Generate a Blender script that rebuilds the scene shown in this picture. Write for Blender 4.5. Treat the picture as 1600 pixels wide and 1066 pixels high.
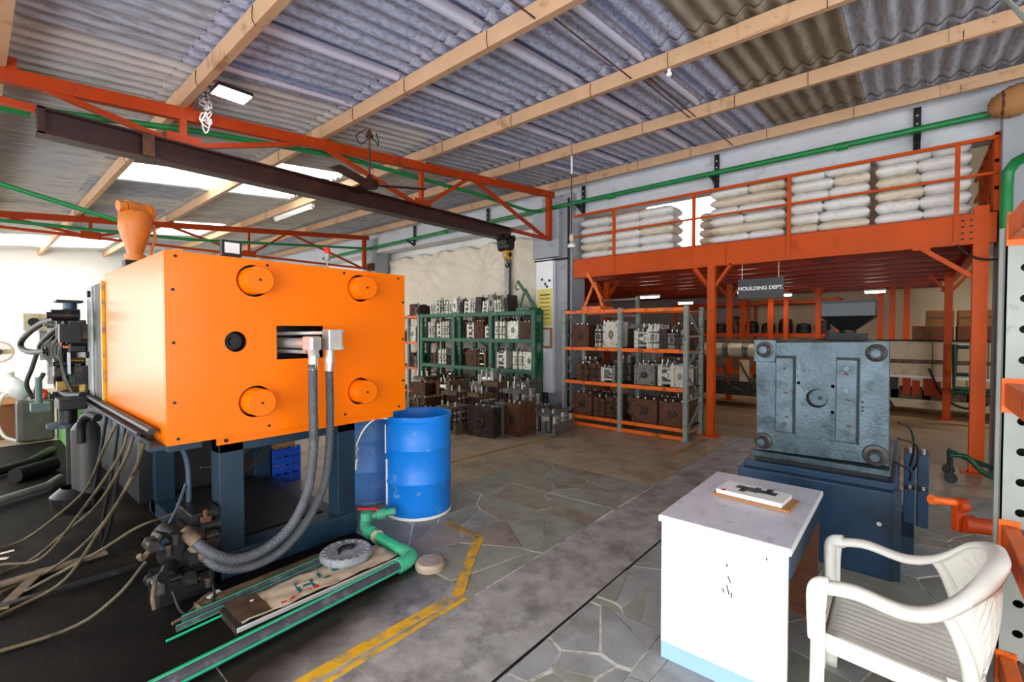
import bpy, bmesh, math, random
from mathutils import Vector, Matrix, Euler

# ---------------------------------------------------------------- camera, world, light, exposure
# X runs along the roof slope (towards the wall with the racks), Y along the purlins, Z up; metres.
scene = bpy.context.scene
COL = scene.collection
for _o in list(bpy.data.objects): bpy.data.objects.remove(_o)

cam_data = bpy.data.cameras.new('camera')
cam = bpy.data.objects.new('camera', cam_data); COL.objects.link(cam)
cam.location = (0, 0, 1.62)
_A, _P = math.radians(40.5), -math.atan(16 / 726)
_fwd = Vector((math.cos(_A) * math.cos(_P), math.sin(_A) * math.cos(_P), math.sin(_P)))
cam.rotation_euler = _fwd.to_track_quat('-Z', 'Y').to_euler()
cam_data.sensor_width = 36; cam_data.lens = 726 / 1600 * 36
cam_data.clip_start = 0.05; cam_data.clip_end = 200
scene.camera = cam

world = bpy.data.worlds.new('sky'); scene.world = world; world.use_nodes = True
_bg = world.node_tree.nodes['Background']
_bg.inputs[0].default_value = (0.93, 0.97, 1.0, 1); _bg.inputs[1].default_value = 6.5

scene.view_settings.view_transform = 'Standard'; scene.view_settings.look = 'None'
scene.view_settings.gamma = 1; scene.view_settings.use_curve_mapping = False
scene.view_settings.exposure = 0.1

def portal(name, loc, sx, sy, rot):
    "light portal that guides sampling of the sky through a real opening (adds no light itself)"
    l = bpy.data.lights.new(name, 'AREA'); l.shape = 'RECTANGLE'; l.size = sx; l.size_y = sy
    l.cycles.is_portal = True
    o = bpy.data.objects.new(name, l); o.location = loc; o.rotation_euler = rot; COL.objects.link(o); return o

R90 = math.pi / 2

# ---------------------------------------------------------------- mesh helpers
random.seed(7)
def lin(c):
    return tuple(((x / 255) / 12.92 if x / 255 <= .04045 else ((x / 255 + .055) / 1.055) ** 2.4) for x in c)

def catmull(pts, n=6):
    P = [Vector(p) for p in pts]
    if len(P) < 3: return P
    out = []
    Q = [P[0] * 2 - P[1]] + P + [P[-1] * 2 - P[-2]]
    for i in range(1, len(Q) - 2):
        a, b, c, d = Q[i - 1:i + 3]
        for k in range(n):
            t = k / n
            out.append(.5 * ((2 * b) + (c - a) * t + (2 * a - 5 * b + 4 * c - d) * t * t + (3 * b - a - 3 * c + d) * t ** 3))
    out.append(P[-1]); return out

class G:
    "collects vertices and faces for one mesh"
    def __init__(s): s.v = []; s.f = []; s.s = []
    def add(s, vs, fs, smooth=False):
        k = len(s.v); s.v += [tuple(v) for v in vs]
        for f in fs: s.f.append([i + k for i in f]); s.s.append(smooth)
        return s
    def box(s, a, b):
        x0, y0, z0 = (min(a[i], b[i]) for i in range(3)); x1, y1, z1 = (max(a[i], b[i]) for i in range(3))
        return s.add([(x0,y0,z0),(x1,y0,z0),(x1,y1,z0),(x0,y1,z0),(x0,y0,z1),(x1,y0,z1),(x1,y1,z1),(x0,y1,z1)],
                     [(3,2,1,0),(4,5,6,7),(0,1,5,4),(1,2,6,5),(2,3,7,6),(3,0,4,7)])
    def obox(s, c, size, rot=(0, 0, 0)):
        m = Euler(rot).to_matrix(); h = [x / 2 for x in size]; c = Vector(c)
        vs = [c + m @ Vector((sx * h[0], sy * h[1], sz * h[2])) for sz in (-1, 1) for sx, sy in ((-1,-1),(1,-1),(1,1),(-1,1))]
        return s.add(vs, [(3,2,1,0),(4,5,6,7),(0,1,5,4),(1,2,6,5),(2,3,7,6),(3,0,4,7)])
    def frame(s, p, q, up=(0, 0, 1)):
        p, q = Vector(p), Vector(q); d = (q - p).normalized(); u = Vector(up)
        if abs(d.dot(u)) > .98: u = Vector((1, 0, 0))
        a = d.cross(u).normalized(); b = a.cross(d).normalized(); return p, q, a, b
    def beam(s, p, q, w, h, up=(0, 0, 1)):
        p, q, a, b = s.frame(p, q, up); w /= 2; h /= 2
        vs = [e + a * i * w + b * j * h for e in (p, q) for i, j in ((-1,-1),(1,-1),(1,1),(-1,1))]
        return s.add(vs, [(0,1,2,3),(7,6,5,4),(0,4,5,1),(1,5,6,2),(2,6,7,3),(3,7,4,0)])
    def angle(s, p, q, w, t, up=(0, 0, 1), flip=1):
        "L section"
        pp, qq, a, b = s.frame(p, q, up)
        s.beam(pp + b * (t / 2), qq + b * (t / 2), w, t, up)
        return s.beam(pp + a * flip * (w / 2 - t / 2) + b * (w / 2), qq + a * flip * (w / 2 - t / 2) + b * (w / 2), t, w, up)
    def isec(s, p, q, w, h, t, up=(0, 0, 1)):
        "I section"
        pp, qq, a, b = s.frame(p, q, up)
        s.beam(pp + b * (h - t) / 2, qq + b * (h - t) / 2, w, t, up); s.beam(pp - b * (h - t) / 2, qq - b * (h - t) / 2, w, t, up)
        return s.beam(pp, qq, t, h - 2 * t, up)
    def csec(s, p, q, w, h, t, side=1, up=(0, 0, 1)):
        "channel section, the web on one side"
        pp, qq, a, b = s.frame(p, q, up)
        s.beam(pp + b * (h - t) / 2, qq + b * (h - t) / 2, w, t, up); s.beam(pp - b * (h - t) / 2, qq - b * (h - t) / 2, w, t, up)
        o = a * side * (w - t) / 2
        return s.beam(pp + o, qq + o, t, h - 2 * t, up)
    def cyl(s, p, q, r, r2=None, n=16, cap=True):
        r2 = r if r2 is None else r2
        p, q, a, b = s.frame(p, q)
        ring = lambda c, rr: [c + (a * math.cos(2 * math.pi * i / n) + b * math.sin(2 * math.pi * i / n)) * rr for i in range(n)]
        A, B = ring(p, r), ring(q, r2)
        s.add(A + B, [(i, (i + 1) % n, n + (i + 1) % n, n + i) for i in range(n)], True)
        if cap: s.add(A, [tuple(range(n))[::-1]]); s.add(B, [tuple(range(n))])
        return s
    def tube(s, pts, r, n=8, k=6, smooth=True):
        P = catmull(pts, k) if smooth else [Vector(p) for p in pts]
        rings = []; a = None
        for i, p in enumerate(P):
            d = (P[min(i + 1, len(P) - 1)] - P[max(i - 1, 0)]).normalized()
            if a is None:
                a = d.cross(Vector((0, 0, 1)))
                if a.length < .05: a = d.cross(Vector((1, 0, 0)))
            a = (a - d * a.dot(d)).normalized(); b = d.cross(a)
            rr = r(i / (len(P) - 1)) if callable(r) else r
            rings.append([p + (a * math.cos(2 * math.pi * j / n) + b * math.sin(2 * math.pi * j / n)) * rr for j in range(n)])
        vs = [v for q in rings for v in q]
        fs = [(i * n + j, i * n + (j + 1) % n, (i + 1) * n + (j + 1) % n, (i + 1) * n + j) for i in range(len(P) - 1) for j in range(n)]
        s.add(vs, fs, True); s.add(rings[0], [tuple(range(n))[::-1]]); s.add(rings[-1], [tuple(range(n))]); return s
    def lathe(s, prof, c=(0, 0, 0), n=32, axis='Z', smooth=True):
        vs = []
        for r, z in prof:
            for i in range(n):
                t = 2 * math.pi * i / n; x, y = r * math.cos(t), r * math.sin(t)
                v = {'Z': (x, y, z), 'Y': (x, z, y), 'X': (z, x, y)}[axis]
                vs.append((v[0] + c[0], v[1] + c[1], v[2] + c[2]))
        runs = [[0]]                              # split the surface where the profile turns sharply
        for k in range(1, len(prof)):
            runs[-1].append(k)
            if k < len(prof) - 1:
                a = Vector((prof[k][0] - prof[k - 1][0], prof[k][1] - prof[k - 1][1])); b = Vector((prof[k + 1][0] - prof[k][0], prof[k + 1][1] - prof[k][1]))
                if a.length > 1e-6 and b.length > 1e-6 and a.angle(b) > .7: runs.append([k])
        for run in runs:
            sv = [v for k in run for v in vs[k * n:(k + 1) * n]]
            s.add(sv, [(k * n + i, k * n + (i + 1) % n, (k + 1) * n + (i + 1) % n, (k + 1) * n + i) for k in range(len(run) - 1) for i in range(n)], smooth)
        return s
    def torus(s, c, R, r, axis='Z', n=24, m=8):
        prof = [(R + r * math.cos(2 * math.pi * j / m), r * math.sin(2 * math.pi * j / m)) for j in range(m + 1)]
        return s.lathe(prof, c, n, axis)
    def prism(s, poly, z0, z1):
        n = len(poly)
        vs = [(x, y, z0) for x, y in poly] + [(x, y, z1) for x, y in poly]
        return s.add(vs, [tuple(range(n))[::-1], tuple(range(n, 2 * n))] + [(i, (i + 1) % n, n + (i + 1) % n, n + i) for i in range(n)])
    def grid(s, rows, smooth=True, closed=False):
        n = len(rows[0]); vs = [v for r in rows for v in r]; m = n if closed else n - 1
        return s.add(vs, [(k * n + i, k * n + (i + 1) % n, (k + 1) * n + (i + 1) % n, (k + 1) * n + i) for k in range(len(rows) - 1) for i in range(m)], smooth)
    def mesh(s, name):
        me = bpy.data.meshes.new(name); me.from_pydata(s.v, [], s.f); me.polygons.foreach_set('use_smooth', s.s)
        bm = bmesh.new(); bm.from_mesh(me)
        bmesh.ops.recalc_face_normals(bm, faces=bm.faces); bm.to_mesh(me); bm.free()
        me.update(); return me

def circle(cx, cy, r, n=24): return [(cx + r * math.cos(2 * math.pi * i / n), cy + r * math.sin(2 * math.pi * i / n)) for i in range(n)]

def holed(outer, holes, t, place):
    "a plate of thickness t with real holes; place(a, b, depth) -> xyz"
    bm = bmesh.new(); es = []
    for loop in [outer] + holes:
        vs = [bm.verts.new((a, b, 0)) for a, b in loop]
        es += [bm.edges.new((vs[i], vs[(i + 1) % len(vs)])) for i in range(len(vs))]
    bmesh.ops.triangle_fill(bm, use_beauty=True, use_dissolve=False, edges=es)
    r = bmesh.ops.extrude_face_region(bm, geom=list(bm.faces))
    for e in r['geom']:
        if isinstance(e, bmesh.types.BMVert): e.co.z = t
    bmesh.ops.recalc_face_normals(bm, faces=bm.faces)
    for v in bm.verts: v.co = Vector(place(v.co.x, v.co.y, v.co.z))
    bmesh.ops.recalc_face_normals(bm, faces=bm.faces)
    g = G(); bm.verts.index_update()
    g.add([v.co[:] for v in bm.verts], [[v.index for v in f.verts] for f in bm.faces]); bm.free(); return g

# ---------------------------------------------------------------- materials
MATS = {}
def mat(name, col, rough=.6, metal=0.0, var=.15, scale=5.0, bump=0.0, bscale=40, dirt=None, damt=.5, dscale=3.0, coat=0, stretch=None, emit=0, spec=.5):
    if name in MATS: return MATS[name]
    m = bpy.data.materials.new(name); m.use_nodes = True; nt = m.node_tree; N, L = nt.nodes, nt.links
    b = N['Principled BSDF']; c = lin(col)
    b.inputs['Roughness'].default_value = rough; b.inputs['Metallic'].default_value = metal
    b.inputs['Specular IOR Level'].default_value = spec
    if coat: b.inputs['Coat Weight'].default_value = coat; b.inputs['Coat Roughness'].default_value = .12
    if emit: b.inputs['Emission Color'].default_value = (*c, 1); b.inputs['Emission Strength'].default_value = emit
    tc = N.new('ShaderNodeTexCoord'); oi = N.new('ShaderNodeObjectInfo')
    off = N.new('ShaderNodeVectorMath'); off.operation = 'SCALE'; off.inputs[0].default_value = (37, 19, 53); L.new(oi.outputs['Random'], off.inputs['Scale'])
    ad = N.new('ShaderNodeVectorMath'); ad.operation = 'ADD'; L.new(tc.outputs['Object'], ad.inputs[0]); L.new(off.outputs[0], ad.inputs[1])
    vec = ad.outputs[0]
    if stretch:
        mp = N.new('ShaderNodeMapping'); mp.inputs['Scale'].default_value = stretch; L.new(vec, mp.inputs[0]); vec = mp.outputs[0]
    if var or dirt:
        nz = N.new('ShaderNodeTexNoise'); nz.inputs['Scale'].default_value = scale; nz.inputs['Detail'].default_value = 5; L.new(vec, nz.inputs['Vector'])
        rp = N.new('ShaderNodeValToRGB'); rp.color_ramp.elements[0].position = .3; rp.color_ramp.elements[1].position = .7
        rp.color_ramp.elements[0].color = (*[max(0, x * (1 - var)) for x in c], 1); rp.color_ramp.elements[1].color = (*[min(1, x * (1 + var)) for x in c], 1)
        L.new(nz.outputs['Fac'], rp.inputs[0]); out = rp.outputs[0]
        if dirt:
            n2 = N.new('ShaderNodeTexNoise'); n2.inputs['Scale'].default_value = dscale; n2.inputs['Detail'].default_value = 8; n2.inputs['Roughness'].default_value = .65; L.new(vec, n2.inputs['Vector'])
            r2 = N.new('ShaderNodeValToRGB'); e = r2.color_ramp.elements; e[0].position = .62 - damt * .3; e[1].position = .72 - damt * .12
            L.new(n2.outputs['Fac'], r2.inputs[0])
            mx = N.new('ShaderNodeMix'); mx.data_type = 'RGBA'; mx.inputs[7].default_value = (*lin(dirt), 1)
            L.new(r2.outputs[0], mx.inputs[0]); L.new(out, mx.inputs[6]); out = mx.outputs[2]
        L.new(out, b.inputs['Base Color'])
    else: b.inputs['Base Color'].default_value = (*c, 1)
    if bump:
        n3 = N.new('ShaderNodeTexNoise'); n3.inputs['Scale'].default_value = bscale; n3.inputs['Detail'].default_value = 4; L.new(vec, n3.inputs['Vector'])
        bp = N.new('ShaderNodeBump'); bp.inputs['Strength'].default_value = bump; bp.inputs['Distance'].default_value = .02
        L.new(n3.outputs['Fac'], bp.inputs['Height']); L.new(bp.outputs[0], b.inputs['Normal'])
    MATS[name] = m; return m

orange_machine = mat('orange_gloss_paint', (255, 118, 0), .28, var=.03, scale=1.5, coat=.12, spec=.25)
orange_steel = mat('orange_steel_paint', (202, 76, 0), .45, var=.10, scale=2, dirt=(180, 60, 4), damt=.1, spec=.25)
orange_rack = mat('orange_rack_paint', (238, 106, 16), .45, var=.12, scale=6, dirt=(120, 60, 30), damt=.25, dscale=8)
red_oxide = mat('red_orange_truss_paint', (176, 58, 6), .5, spec=.25, var=.15, scale=3, dirt=(120, 50, 30), damt=.2)
brown_steel = mat('dark_brown_beam_paint', (52, 24, 18), .38, var=.2, scale=3, dirt=(80, 40, 26), damt=.2)
tan_paint = mat('tan_purlin_paint', (200, 160, 124), .65, var=.07, scale=3, dirt=(160, 118, 80), damt=.1, dscale=4)
green_paint = mat('green_pipe_paint', (20, 128, 66), .4, var=.12, scale=4)
green_rack = mat('green_rack_paint', (24, 96, 68), .5, var=.2, scale=7, dirt=(120, 120, 90), damt=.2, dscale=9)
green_machine = mat('green_machine_paint', (110, 170, 90), .45, var=.12, scale=4, dirt=(60, 80, 50), damt=.2)
teal_pipe = mat('teal_plastic_pipe', (70, 176, 132), .4, var=.12, scale=12, dirt=(120, 130, 120), damt=.3, dscale=14)
navy = mat('navy_machine_paint', (24, 48, 66), .4, var=.18, scale=4, dirt=(20, 30, 40), damt=.3)
blue_paint = mat('blue_base_paint', (30, 60, 88), .38, var=.15, scale=4, dirt=(26, 40, 54), damt=.35)
blue_grey = mat('worn_blue_grey_steel', (76, 94, 103), .38, .35, var=.35, scale=5, dirt=(44, 57, 64), damt=.45, dscale=6, bump=.12, bscale=50)
blue_drum = mat('blue_plastic', (14, 128, 226), .42, var=.08, scale=4, dirt=(120, 165, 200), damt=.02, dscale=9)
blue_drum_old = mat('faded_blue_plastic', (84, 134, 196), .5, var=.15, scale=4, dirt=(150, 170, 190), damt=.2, dscale=5)
steel = mat('bright_steel', (224, 222, 216), .3, .55, var=.15, scale=8)
grey_steel = mat('grey_galvanised', (150, 152, 148), .5, .4, var=.15, scale=8, dirt=(110, 105, 92), damt=.2, dscale=9)
rack_grey = mat('grey_upright_paint', (138, 144, 138), .5, .1, var=.12, scale=8, dirt=(90, 84, 74), damt=.2, dscale=10)
dark_steel = mat('dark_oily_steel', (34, 32, 32), .42, .4, var=.35, scale=9, dirt=(80, 62, 46), damt=.25, dscale=8)
black_iron = mat('black_iron', (26, 25, 26), .5, .2, var=.3, scale=8)
mould_grey = mat('mould_steel_grey', (128, 126, 118), .45, .35, var=.3, scale=14, dirt=(74, 60, 46), damt=.35, dscale=9)
mould_light = mat('mould_steel_light', (206, 202, 188), .42, .2, var=.2, scale=12, dirt=(110, 96, 80), damt=.25, dscale=10)
mould_rust = mat('mould_rust', (96, 56, 36), .75, .1, var=.35, scale=12, dirt=(52, 36, 28), damt=.4, dscale=9, bump=.2)
mould_dark = mat('mould_dark', (48, 42, 38), .55, .3, var=.35, scale=12, dirt=(110, 76, 52), damt=.3, dscale=9)
mould_tan = mat('mould_dusty_brown', (112, 92, 70), .7, .1, var=.3, scale=12, dirt=(58, 48, 38), damt=.35, dscale=9)
white_wall = mat('white_wall_paint', (240, 238, 232), .8, var=.03, scale=1.2, bump=.05)
fascia_white = mat('grey_white_plaster', (206, 208, 214), .8, var=.05, scale=2, dirt=(186, 186, 190), damt=.2)
cream_wall = mat('cream_wall_paint', (222, 204, 172), .8, var=.06, scale=1.2)
pinkish_wall = mat('pink_grey_wall_paint', (186, 172, 164), .8, var=.06, scale=1.2)
column_grey = mat('grey_column_paint', (164, 168, 174), .7, var=.08, scale=2.5, dirt=(130, 130, 132), damt=.2, dscale=5)
tarp_cloth = mat('cream_tarpaulin', (232, 220, 200), .6, var=.05, scale=2)
sheet_blue_lit = mat('blue_lit_roof_sheet', (186, 194, 220), .5, .1, var=.12, scale=3, dirt=(138, 146, 172), damt=.55, dscale=18, stretch=(1, 2.2, 2.2), bump=.15, bscale=30)  # bluish cast of the LED light is put into the sheet colour
sheet_bluegrey_lit = mat('blue_grey_lit_roof_sheet', (176, 182, 196), .55, var=.12, scale=3, dirt=(138, 140, 150), damt=.5, dscale=10, stretch=(.5, 3, 3), bump=.15, bscale=30)  # greyer sheets, the same LED cast mixed into their colour
sheet_brown = mat('weathered_brown_roof_sheet', (154, 144, 128), .8, var=.16, scale=3, dirt=(128, 116, 98), damt=.4, dscale=5, stretch=(.5, 3, 3), bump=.15, bscale=30)
sheet_lilac = mat('smooth_lilac_sheet_lap', (214, 216, 240), .45, .1, var=.06, scale=3)
sheet_grey = mat('weathered_grey_roof_sheet', (200, 199, 198), .7, var=.12, scale=3, dirt=(166, 162, 156), damt=.35, dscale=5, stretch=(.5, 3, 3), bump=.15, bscale=30)
mortar = mat('pale_mortar', (224, 218, 206), .9, var=.2, scale=18, dirt=(128, 122, 114), damt=.45, dscale=7, bump=.3)
stone_blue = mat('blue_grey_stone', (156, 158, 158), .55, var=.15, scale=5, dirt=(130, 128, 122), damt=.4, dscale=3, bump=.15, bscale=14)
stone_green = mat('green_grey_stone', (148, 150, 138), .55, var=.15, scale=5, dirt=(124, 120, 110), damt=.4, dscale=3, bump=.15, bscale=14)
stone_warm = mat('warm_grey_stone', (150, 140, 126), .55, var=.15, scale=5, dirt=(124, 114, 100), damt=.4, dscale=3, bump=.15, bscale=14)
concrete_blue = mat('smooth_blue_grey_concrete', (164, 162, 158), .42, var=.25, scale=7, dirt=(120, 118, 116), damt=.5, dscale=5.5, bump=.08)
concrete_brown = mat('brown_stained_concrete', (174, 156, 134), .42, var=.2, scale=3.5, dirt=(134, 118, 98), damt=.45, dscale=2.2, bump=.08)
concrete_oil_shade = mat('oily_shaded_concrete', (20, 16, 14), .6, var=.5, scale=2.5, dirt=(46, 36, 28), damt=.2, dscale=1.6, bump=.1, spec=.12)  # oil stain plus the shade around the machine, darkened in the base colour
concrete_tan = mat('tan_dusty_concrete', (150, 122, 86), .5, var=.14, scale=2, dirt=(140, 116, 88), damt=.3, dscale=1.5)
def oil_shade_edge_mat():
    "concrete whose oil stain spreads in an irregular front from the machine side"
    m = mat('oil_shade_concrete', (164, 162, 158), .42, var=.25, scale=7, dirt=(120, 118, 116), damt=.5, dscale=5.5)
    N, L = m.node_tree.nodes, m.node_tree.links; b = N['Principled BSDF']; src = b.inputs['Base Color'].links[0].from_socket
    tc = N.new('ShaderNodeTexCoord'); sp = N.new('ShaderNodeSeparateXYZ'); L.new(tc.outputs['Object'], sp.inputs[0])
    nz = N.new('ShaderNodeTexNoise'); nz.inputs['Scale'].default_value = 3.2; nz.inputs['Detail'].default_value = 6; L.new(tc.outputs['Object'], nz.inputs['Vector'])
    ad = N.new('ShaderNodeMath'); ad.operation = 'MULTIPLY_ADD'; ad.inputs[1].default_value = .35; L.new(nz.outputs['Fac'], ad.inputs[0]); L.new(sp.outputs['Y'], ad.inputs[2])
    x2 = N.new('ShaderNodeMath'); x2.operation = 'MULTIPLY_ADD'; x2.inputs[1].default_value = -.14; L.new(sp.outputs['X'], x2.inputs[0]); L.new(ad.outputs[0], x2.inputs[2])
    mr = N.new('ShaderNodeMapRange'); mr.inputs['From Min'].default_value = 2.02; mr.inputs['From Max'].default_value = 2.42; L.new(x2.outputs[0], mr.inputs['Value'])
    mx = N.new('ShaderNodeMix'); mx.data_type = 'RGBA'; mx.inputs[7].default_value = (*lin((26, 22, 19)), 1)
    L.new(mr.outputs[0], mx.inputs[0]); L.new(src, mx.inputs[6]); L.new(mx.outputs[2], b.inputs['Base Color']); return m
oil_shade_edge = oil_shade_edge_mat()
yellow_paint = mat('worn_yellow_floor_paint', (226, 172, 30), .6, var=.1, scale=10, dirt=(128, 122, 112), damt=.5, dscale=9)
yellow_faint = mat('dusty_yellow_floor_paint', (186, 134, 40), .6, var=.1, scale=10, dirt=(122, 106, 86), damt=.6, dscale=7)
plastic_white = mat('white_moulded_plastic', (240, 238, 228), .38, var=.03, scale=5, dirt=(212, 206, 190), damt=.1)
laminate = mat('white_laminate', (244, 244, 246), .35, var=.02, scale=4)
laminate_top = mat('scuffed_pale_laminate', (214, 214, 226), .35, var=.05, scale=9, dirt=(190, 186, 190), damt=.3, dscale=12)
pale_blue = mat('pale_blue_edge_band', (160, 196, 226), .4, var=.04)
wood_brown = mat('brown_plywood', (120, 72, 46), .55, var=.2, scale=6, stretch=(1, 1, 6))
rubber = mat('black_rubber', (22, 22, 23), .55, var=.2, scale=10)
grey_hose = mat('grey_braided_hose', (82, 84, 88), .42, .1, var=.2, scale=14, bump=.5, bscale=90)
beige_hose = mat('dusty_beige_hose', (84, 72, 48), .6, var=.25, scale=10, dirt=(40, 34, 26), damt=.4, dscale=8)
sack_white = mat('white_woven_sack', (236, 234, 230), .5, var=.05, scale=6, dirt=(214, 206, 190), damt=.25, dscale=5, bump=.15, bscale=30)
sack_tan = mat('dusty_cream_sack', (226, 214, 192), .55, var=.07, scale=6, dirt=(196, 176, 144), damt=.35, dscale=5, bump=.15, bscale=30)
paper = mat('white_paper', (240, 240, 238), .7, var=.02)
dark_green = mat('dark_green_paint', (8, 70, 42), .4, var=.15, scale=6)
cream_machine = mat('cream_machine_paint', (206, 190, 156), .5, var=.08, scale=3, dirt=(160, 140, 104), damt=.25)
cardboard = mat('brown_cardboard', (172, 122, 74), .8, var=.1, scale=3)
cardboard_dark = mat('dark_cardboard', (132, 82, 50), .8, var=.12, scale=3)
sign_grey = mat('charcoal_sign_board', (58, 62, 64), .5, var=.06)
yellow_card = mat('yellow_notice_card', (240, 224, 120), .6, var=.06, scale=9)
red_plastic = mat('red_plastic', (214, 40, 40), .35, var=.05)
crate_blue = mat('blue_crate_plastic', (22, 76, 188), .4, var=.1)
mezz_under = mat('red_brown_deck_plate', (168, 52, 10), .35, var=.2, scale=3, dirt=(110, 40, 22), damt=.3)
lamp_glow = mat('lit_lamp_tube', (255, 252, 246), .5, var=0, emit=14)

def glassy(name):
    m = bpy.data.materials.new(name); m.use_nodes = True; N, L = m.node_tree.nodes, m.node_tree.links
    N.remove(N['Principled BSDF']); o = N['Material Output']
    t = N.new('ShaderNodeBsdfTransparent'); t.inputs[0].default_value = (.96, .95, .9, 1)
    d = N.new('ShaderNodeBsdfTranslucent'); d.inputs[0].default_value = (.9, .88, .82, 1)
    x = N.new('ShaderNodeMixShader'); x.inputs[0].default_value = .5
    L.new(t.outputs[0], x.inputs[1]); L.new(d.outputs[0], x.inputs[2]); L.new(x.outputs[0], o.inputs[0]); return m
skylight_mat = glassy('translucent_roof_sheet')

# ---------------------------------------------------------------- object helpers
def link(o, parent=None):
    COL.objects.link(o)
    if parent is not None:
        o.parent = parent; o.matrix_parent_inverse = Matrix.Translation(-Vector(parent.location))
    return o
def mk(name, g, m, parent=None, bevel=0, label=None):
    me = g.mesh(name) if isinstance(g, G) else g
    if not me.materials: me.materials.append(m)
    o = bpy.data.objects.new(name, me); link(o, parent)
    if bevel:
        b = o.modifiers.new('bevel', 'BEVEL'); b.width = bevel; b.segments = 2; b.limit_method = 'ANGLE'; b.angle_limit = .9
    if label: o['label'] = label
    return o
def tag(o, label, cat, group=None):
    o['label'] = label; o['category'] = cat
    if group: o['group'] = group
    return o
def T(name, label, cat, loc=(0, 0, 0), group=None):
    o = bpy.data.objects.new(name, None); o.location = loc; o.empty_display_size = .1; COL.objects.link(o)
    return tag(o, label, cat, group)
def S(name, g, m, parent=None, bevel=0):
    o = mk(name, g, m, parent, bevel)
    if parent is None: o['kind'] = 'structure'
    return o
def B(a, b): return G().box(a, b)
def dup(root, loc, rot=(0, 0, 0), scale=(1, 1, 1), label=None, group=None):
    "copies a thing built round the origin, with its parts and sub-parts"
    r = root.copy(); COL.objects.link(r); r.location = loc; r.rotation_euler = rot; r.scale = scale
    if label: r['label'] = label
    if group: r['group'] = group
    for ch in root.children:
        c = ch.copy(); COL.objects.link(c); c.parent = r
        for gch in ch.children:
            d = gch.copy(); COL.objects.link(d); d.parent = c
    return r
def drop(root):
    "removes a template after its copies are made"
    for ch in list(root.children):
        for gch in list(ch.children): bpy.data.objects.remove(gch)
        bpy.data.objects.remove(ch)
    bpy.data.objects.remove(root)
def text(body, size, m, parent, loc, rot, name='lettering', depth=.002, align='CENTER'):
    c = bpy.data.curves.new(name, 'FONT'); c.body = body; c.size = size; c.extrude = depth; c.align_x = align; c.align_y = 'CENTER'; c.resolution_u = 3
    c.offset = size * .028; tmp = bpy.data.objects.new('tmp', c); COL.objects.link(tmp)
    me = bpy.data.meshes.new_from_object(tmp.evaluated_get(bpy.context.evaluated_depsgraph_get())); bpy.data.objects.remove(tmp); bpy.data.curves.remove(c)
    me.materials.clear(); me.materials.append(m)
    o = bpy.data.objects.new(name, me); o.location = loc; o.rotation_euler = rot; return link(o, parent)

# ================================================================ the setting
SL = .0935                                   # roof slope
def rz(x, base=3.57): return base + SL * x   # underside of the purlins

# ---- floor: mortar bed, cast plates, stone flags
floor = S('floor', B((-3.4, -6.2, -.25), (17.2, 18.6, -.005)), mortar)
def plate(name, x0, x1, y0, y1, m, gap=.004):
    return mk(name, B((x0 + gap, y0 + gap, -.03), (x1 - gap, y1 - gap, 0)), m, floor)
for k, (x0, x1) in enumerate(((-3.4, 1.2), (1.2, 3.9), (3.9, 7.6))):
    plate('concrete_strip', x0, x1, 1.44, 2.0, concrete_blue)
plate('concrete_slab', -3.4, .78, -6.2, 1.44, concrete_blue)
plate('concrete_slab', .78, 6.4, -6.2, -1.3, concrete_brown)
plate('concrete_slab', 6.4, 7.6, -6.2, 1.44, concrete_brown)
plate('concrete_slab', 4.62, 7.6, 2.0, 3.6, concrete_brown)
plate('concrete_slab', 2.0, 7.6, 3.6, 9.0, concrete_brown)
plate('concrete_slab', 2.0, 7.6, 9.0, 18.6, concrete_brown)
for y0, y1 in ((6.4, 9.6), (9.6, 13), (13, 18.6)): plate('concrete_slab', -3.4, 2.0, y0, y1, concrete_brown if y0 > 6.5 else concrete_oil_shade)
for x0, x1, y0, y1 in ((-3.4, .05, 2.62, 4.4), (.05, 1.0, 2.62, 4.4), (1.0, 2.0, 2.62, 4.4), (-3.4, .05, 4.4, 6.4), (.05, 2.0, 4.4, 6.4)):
    plate('oily_shaded_slab', x0, x1, y0, y1, concrete_oil_shade)
plate('stained_shaded_slab', -3.4, .75, 2.0, 2.62, oil_shade_edge); plate('stained_shaded_slab', .75, 2.0, 2.0, 2.62, oil_shade_edge)
for x0, x1 in ((7.6, 10.2), (10.2, 13.4), (13.4, 17.2)):
    for y0, y1 in ((-6.2, .9), (.9, 6), (6, 18.6)): plate('hall_floor_slab', x0, x1, y0, y1, concrete_tan)

def voronoi(x0, x1, y0, y1, n, relax=0):
    pts = [(random.uniform(x0, x1), random.uniform(y0, y1)) for _ in range(n)]
    def cells():
        out = []
        for i, (px, py) in enumerate(pts):
            poly = [(x0, y0), (x1, y0), (x1, y1), (x0, y1)]
            for j, (qx, qy) in enumerate(pts):
                if i == j or abs(px - qx) + abs(py - qy) > 2.2: continue
                mx, my, dx, dy = (px + qx) / 2, (py + qy) / 2, qx - px, qy - py
                new = []
                for k in range(len(poly)):
                    a, b = poly[k], poly[(k + 1) % len(poly)]
                    da = (a[0] - mx) * dx + (a[1] - my) * dy; db = (b[0] - mx) * dx + (b[1] - my) * dy
                    if da <= 0: new.append(a)
                    if da * db < 0: t = da / (da - db); new.append((a[0] + (b[0] - a[0]) * t, a[1] + (b[1] - a[1]) * t))
                poly = new
                if len(poly) < 3: break
            out.append(poly)
        return out
    for _ in range(relax):
        pts = [(sum(p[0] for p in c) / len(c), sum(p[1] for p in c) / len(c)) if len(c) > 2 else pts[i] for i, c in enumerate(cells())]
    return [c for c in cells() if len(c) > 2]
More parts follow.
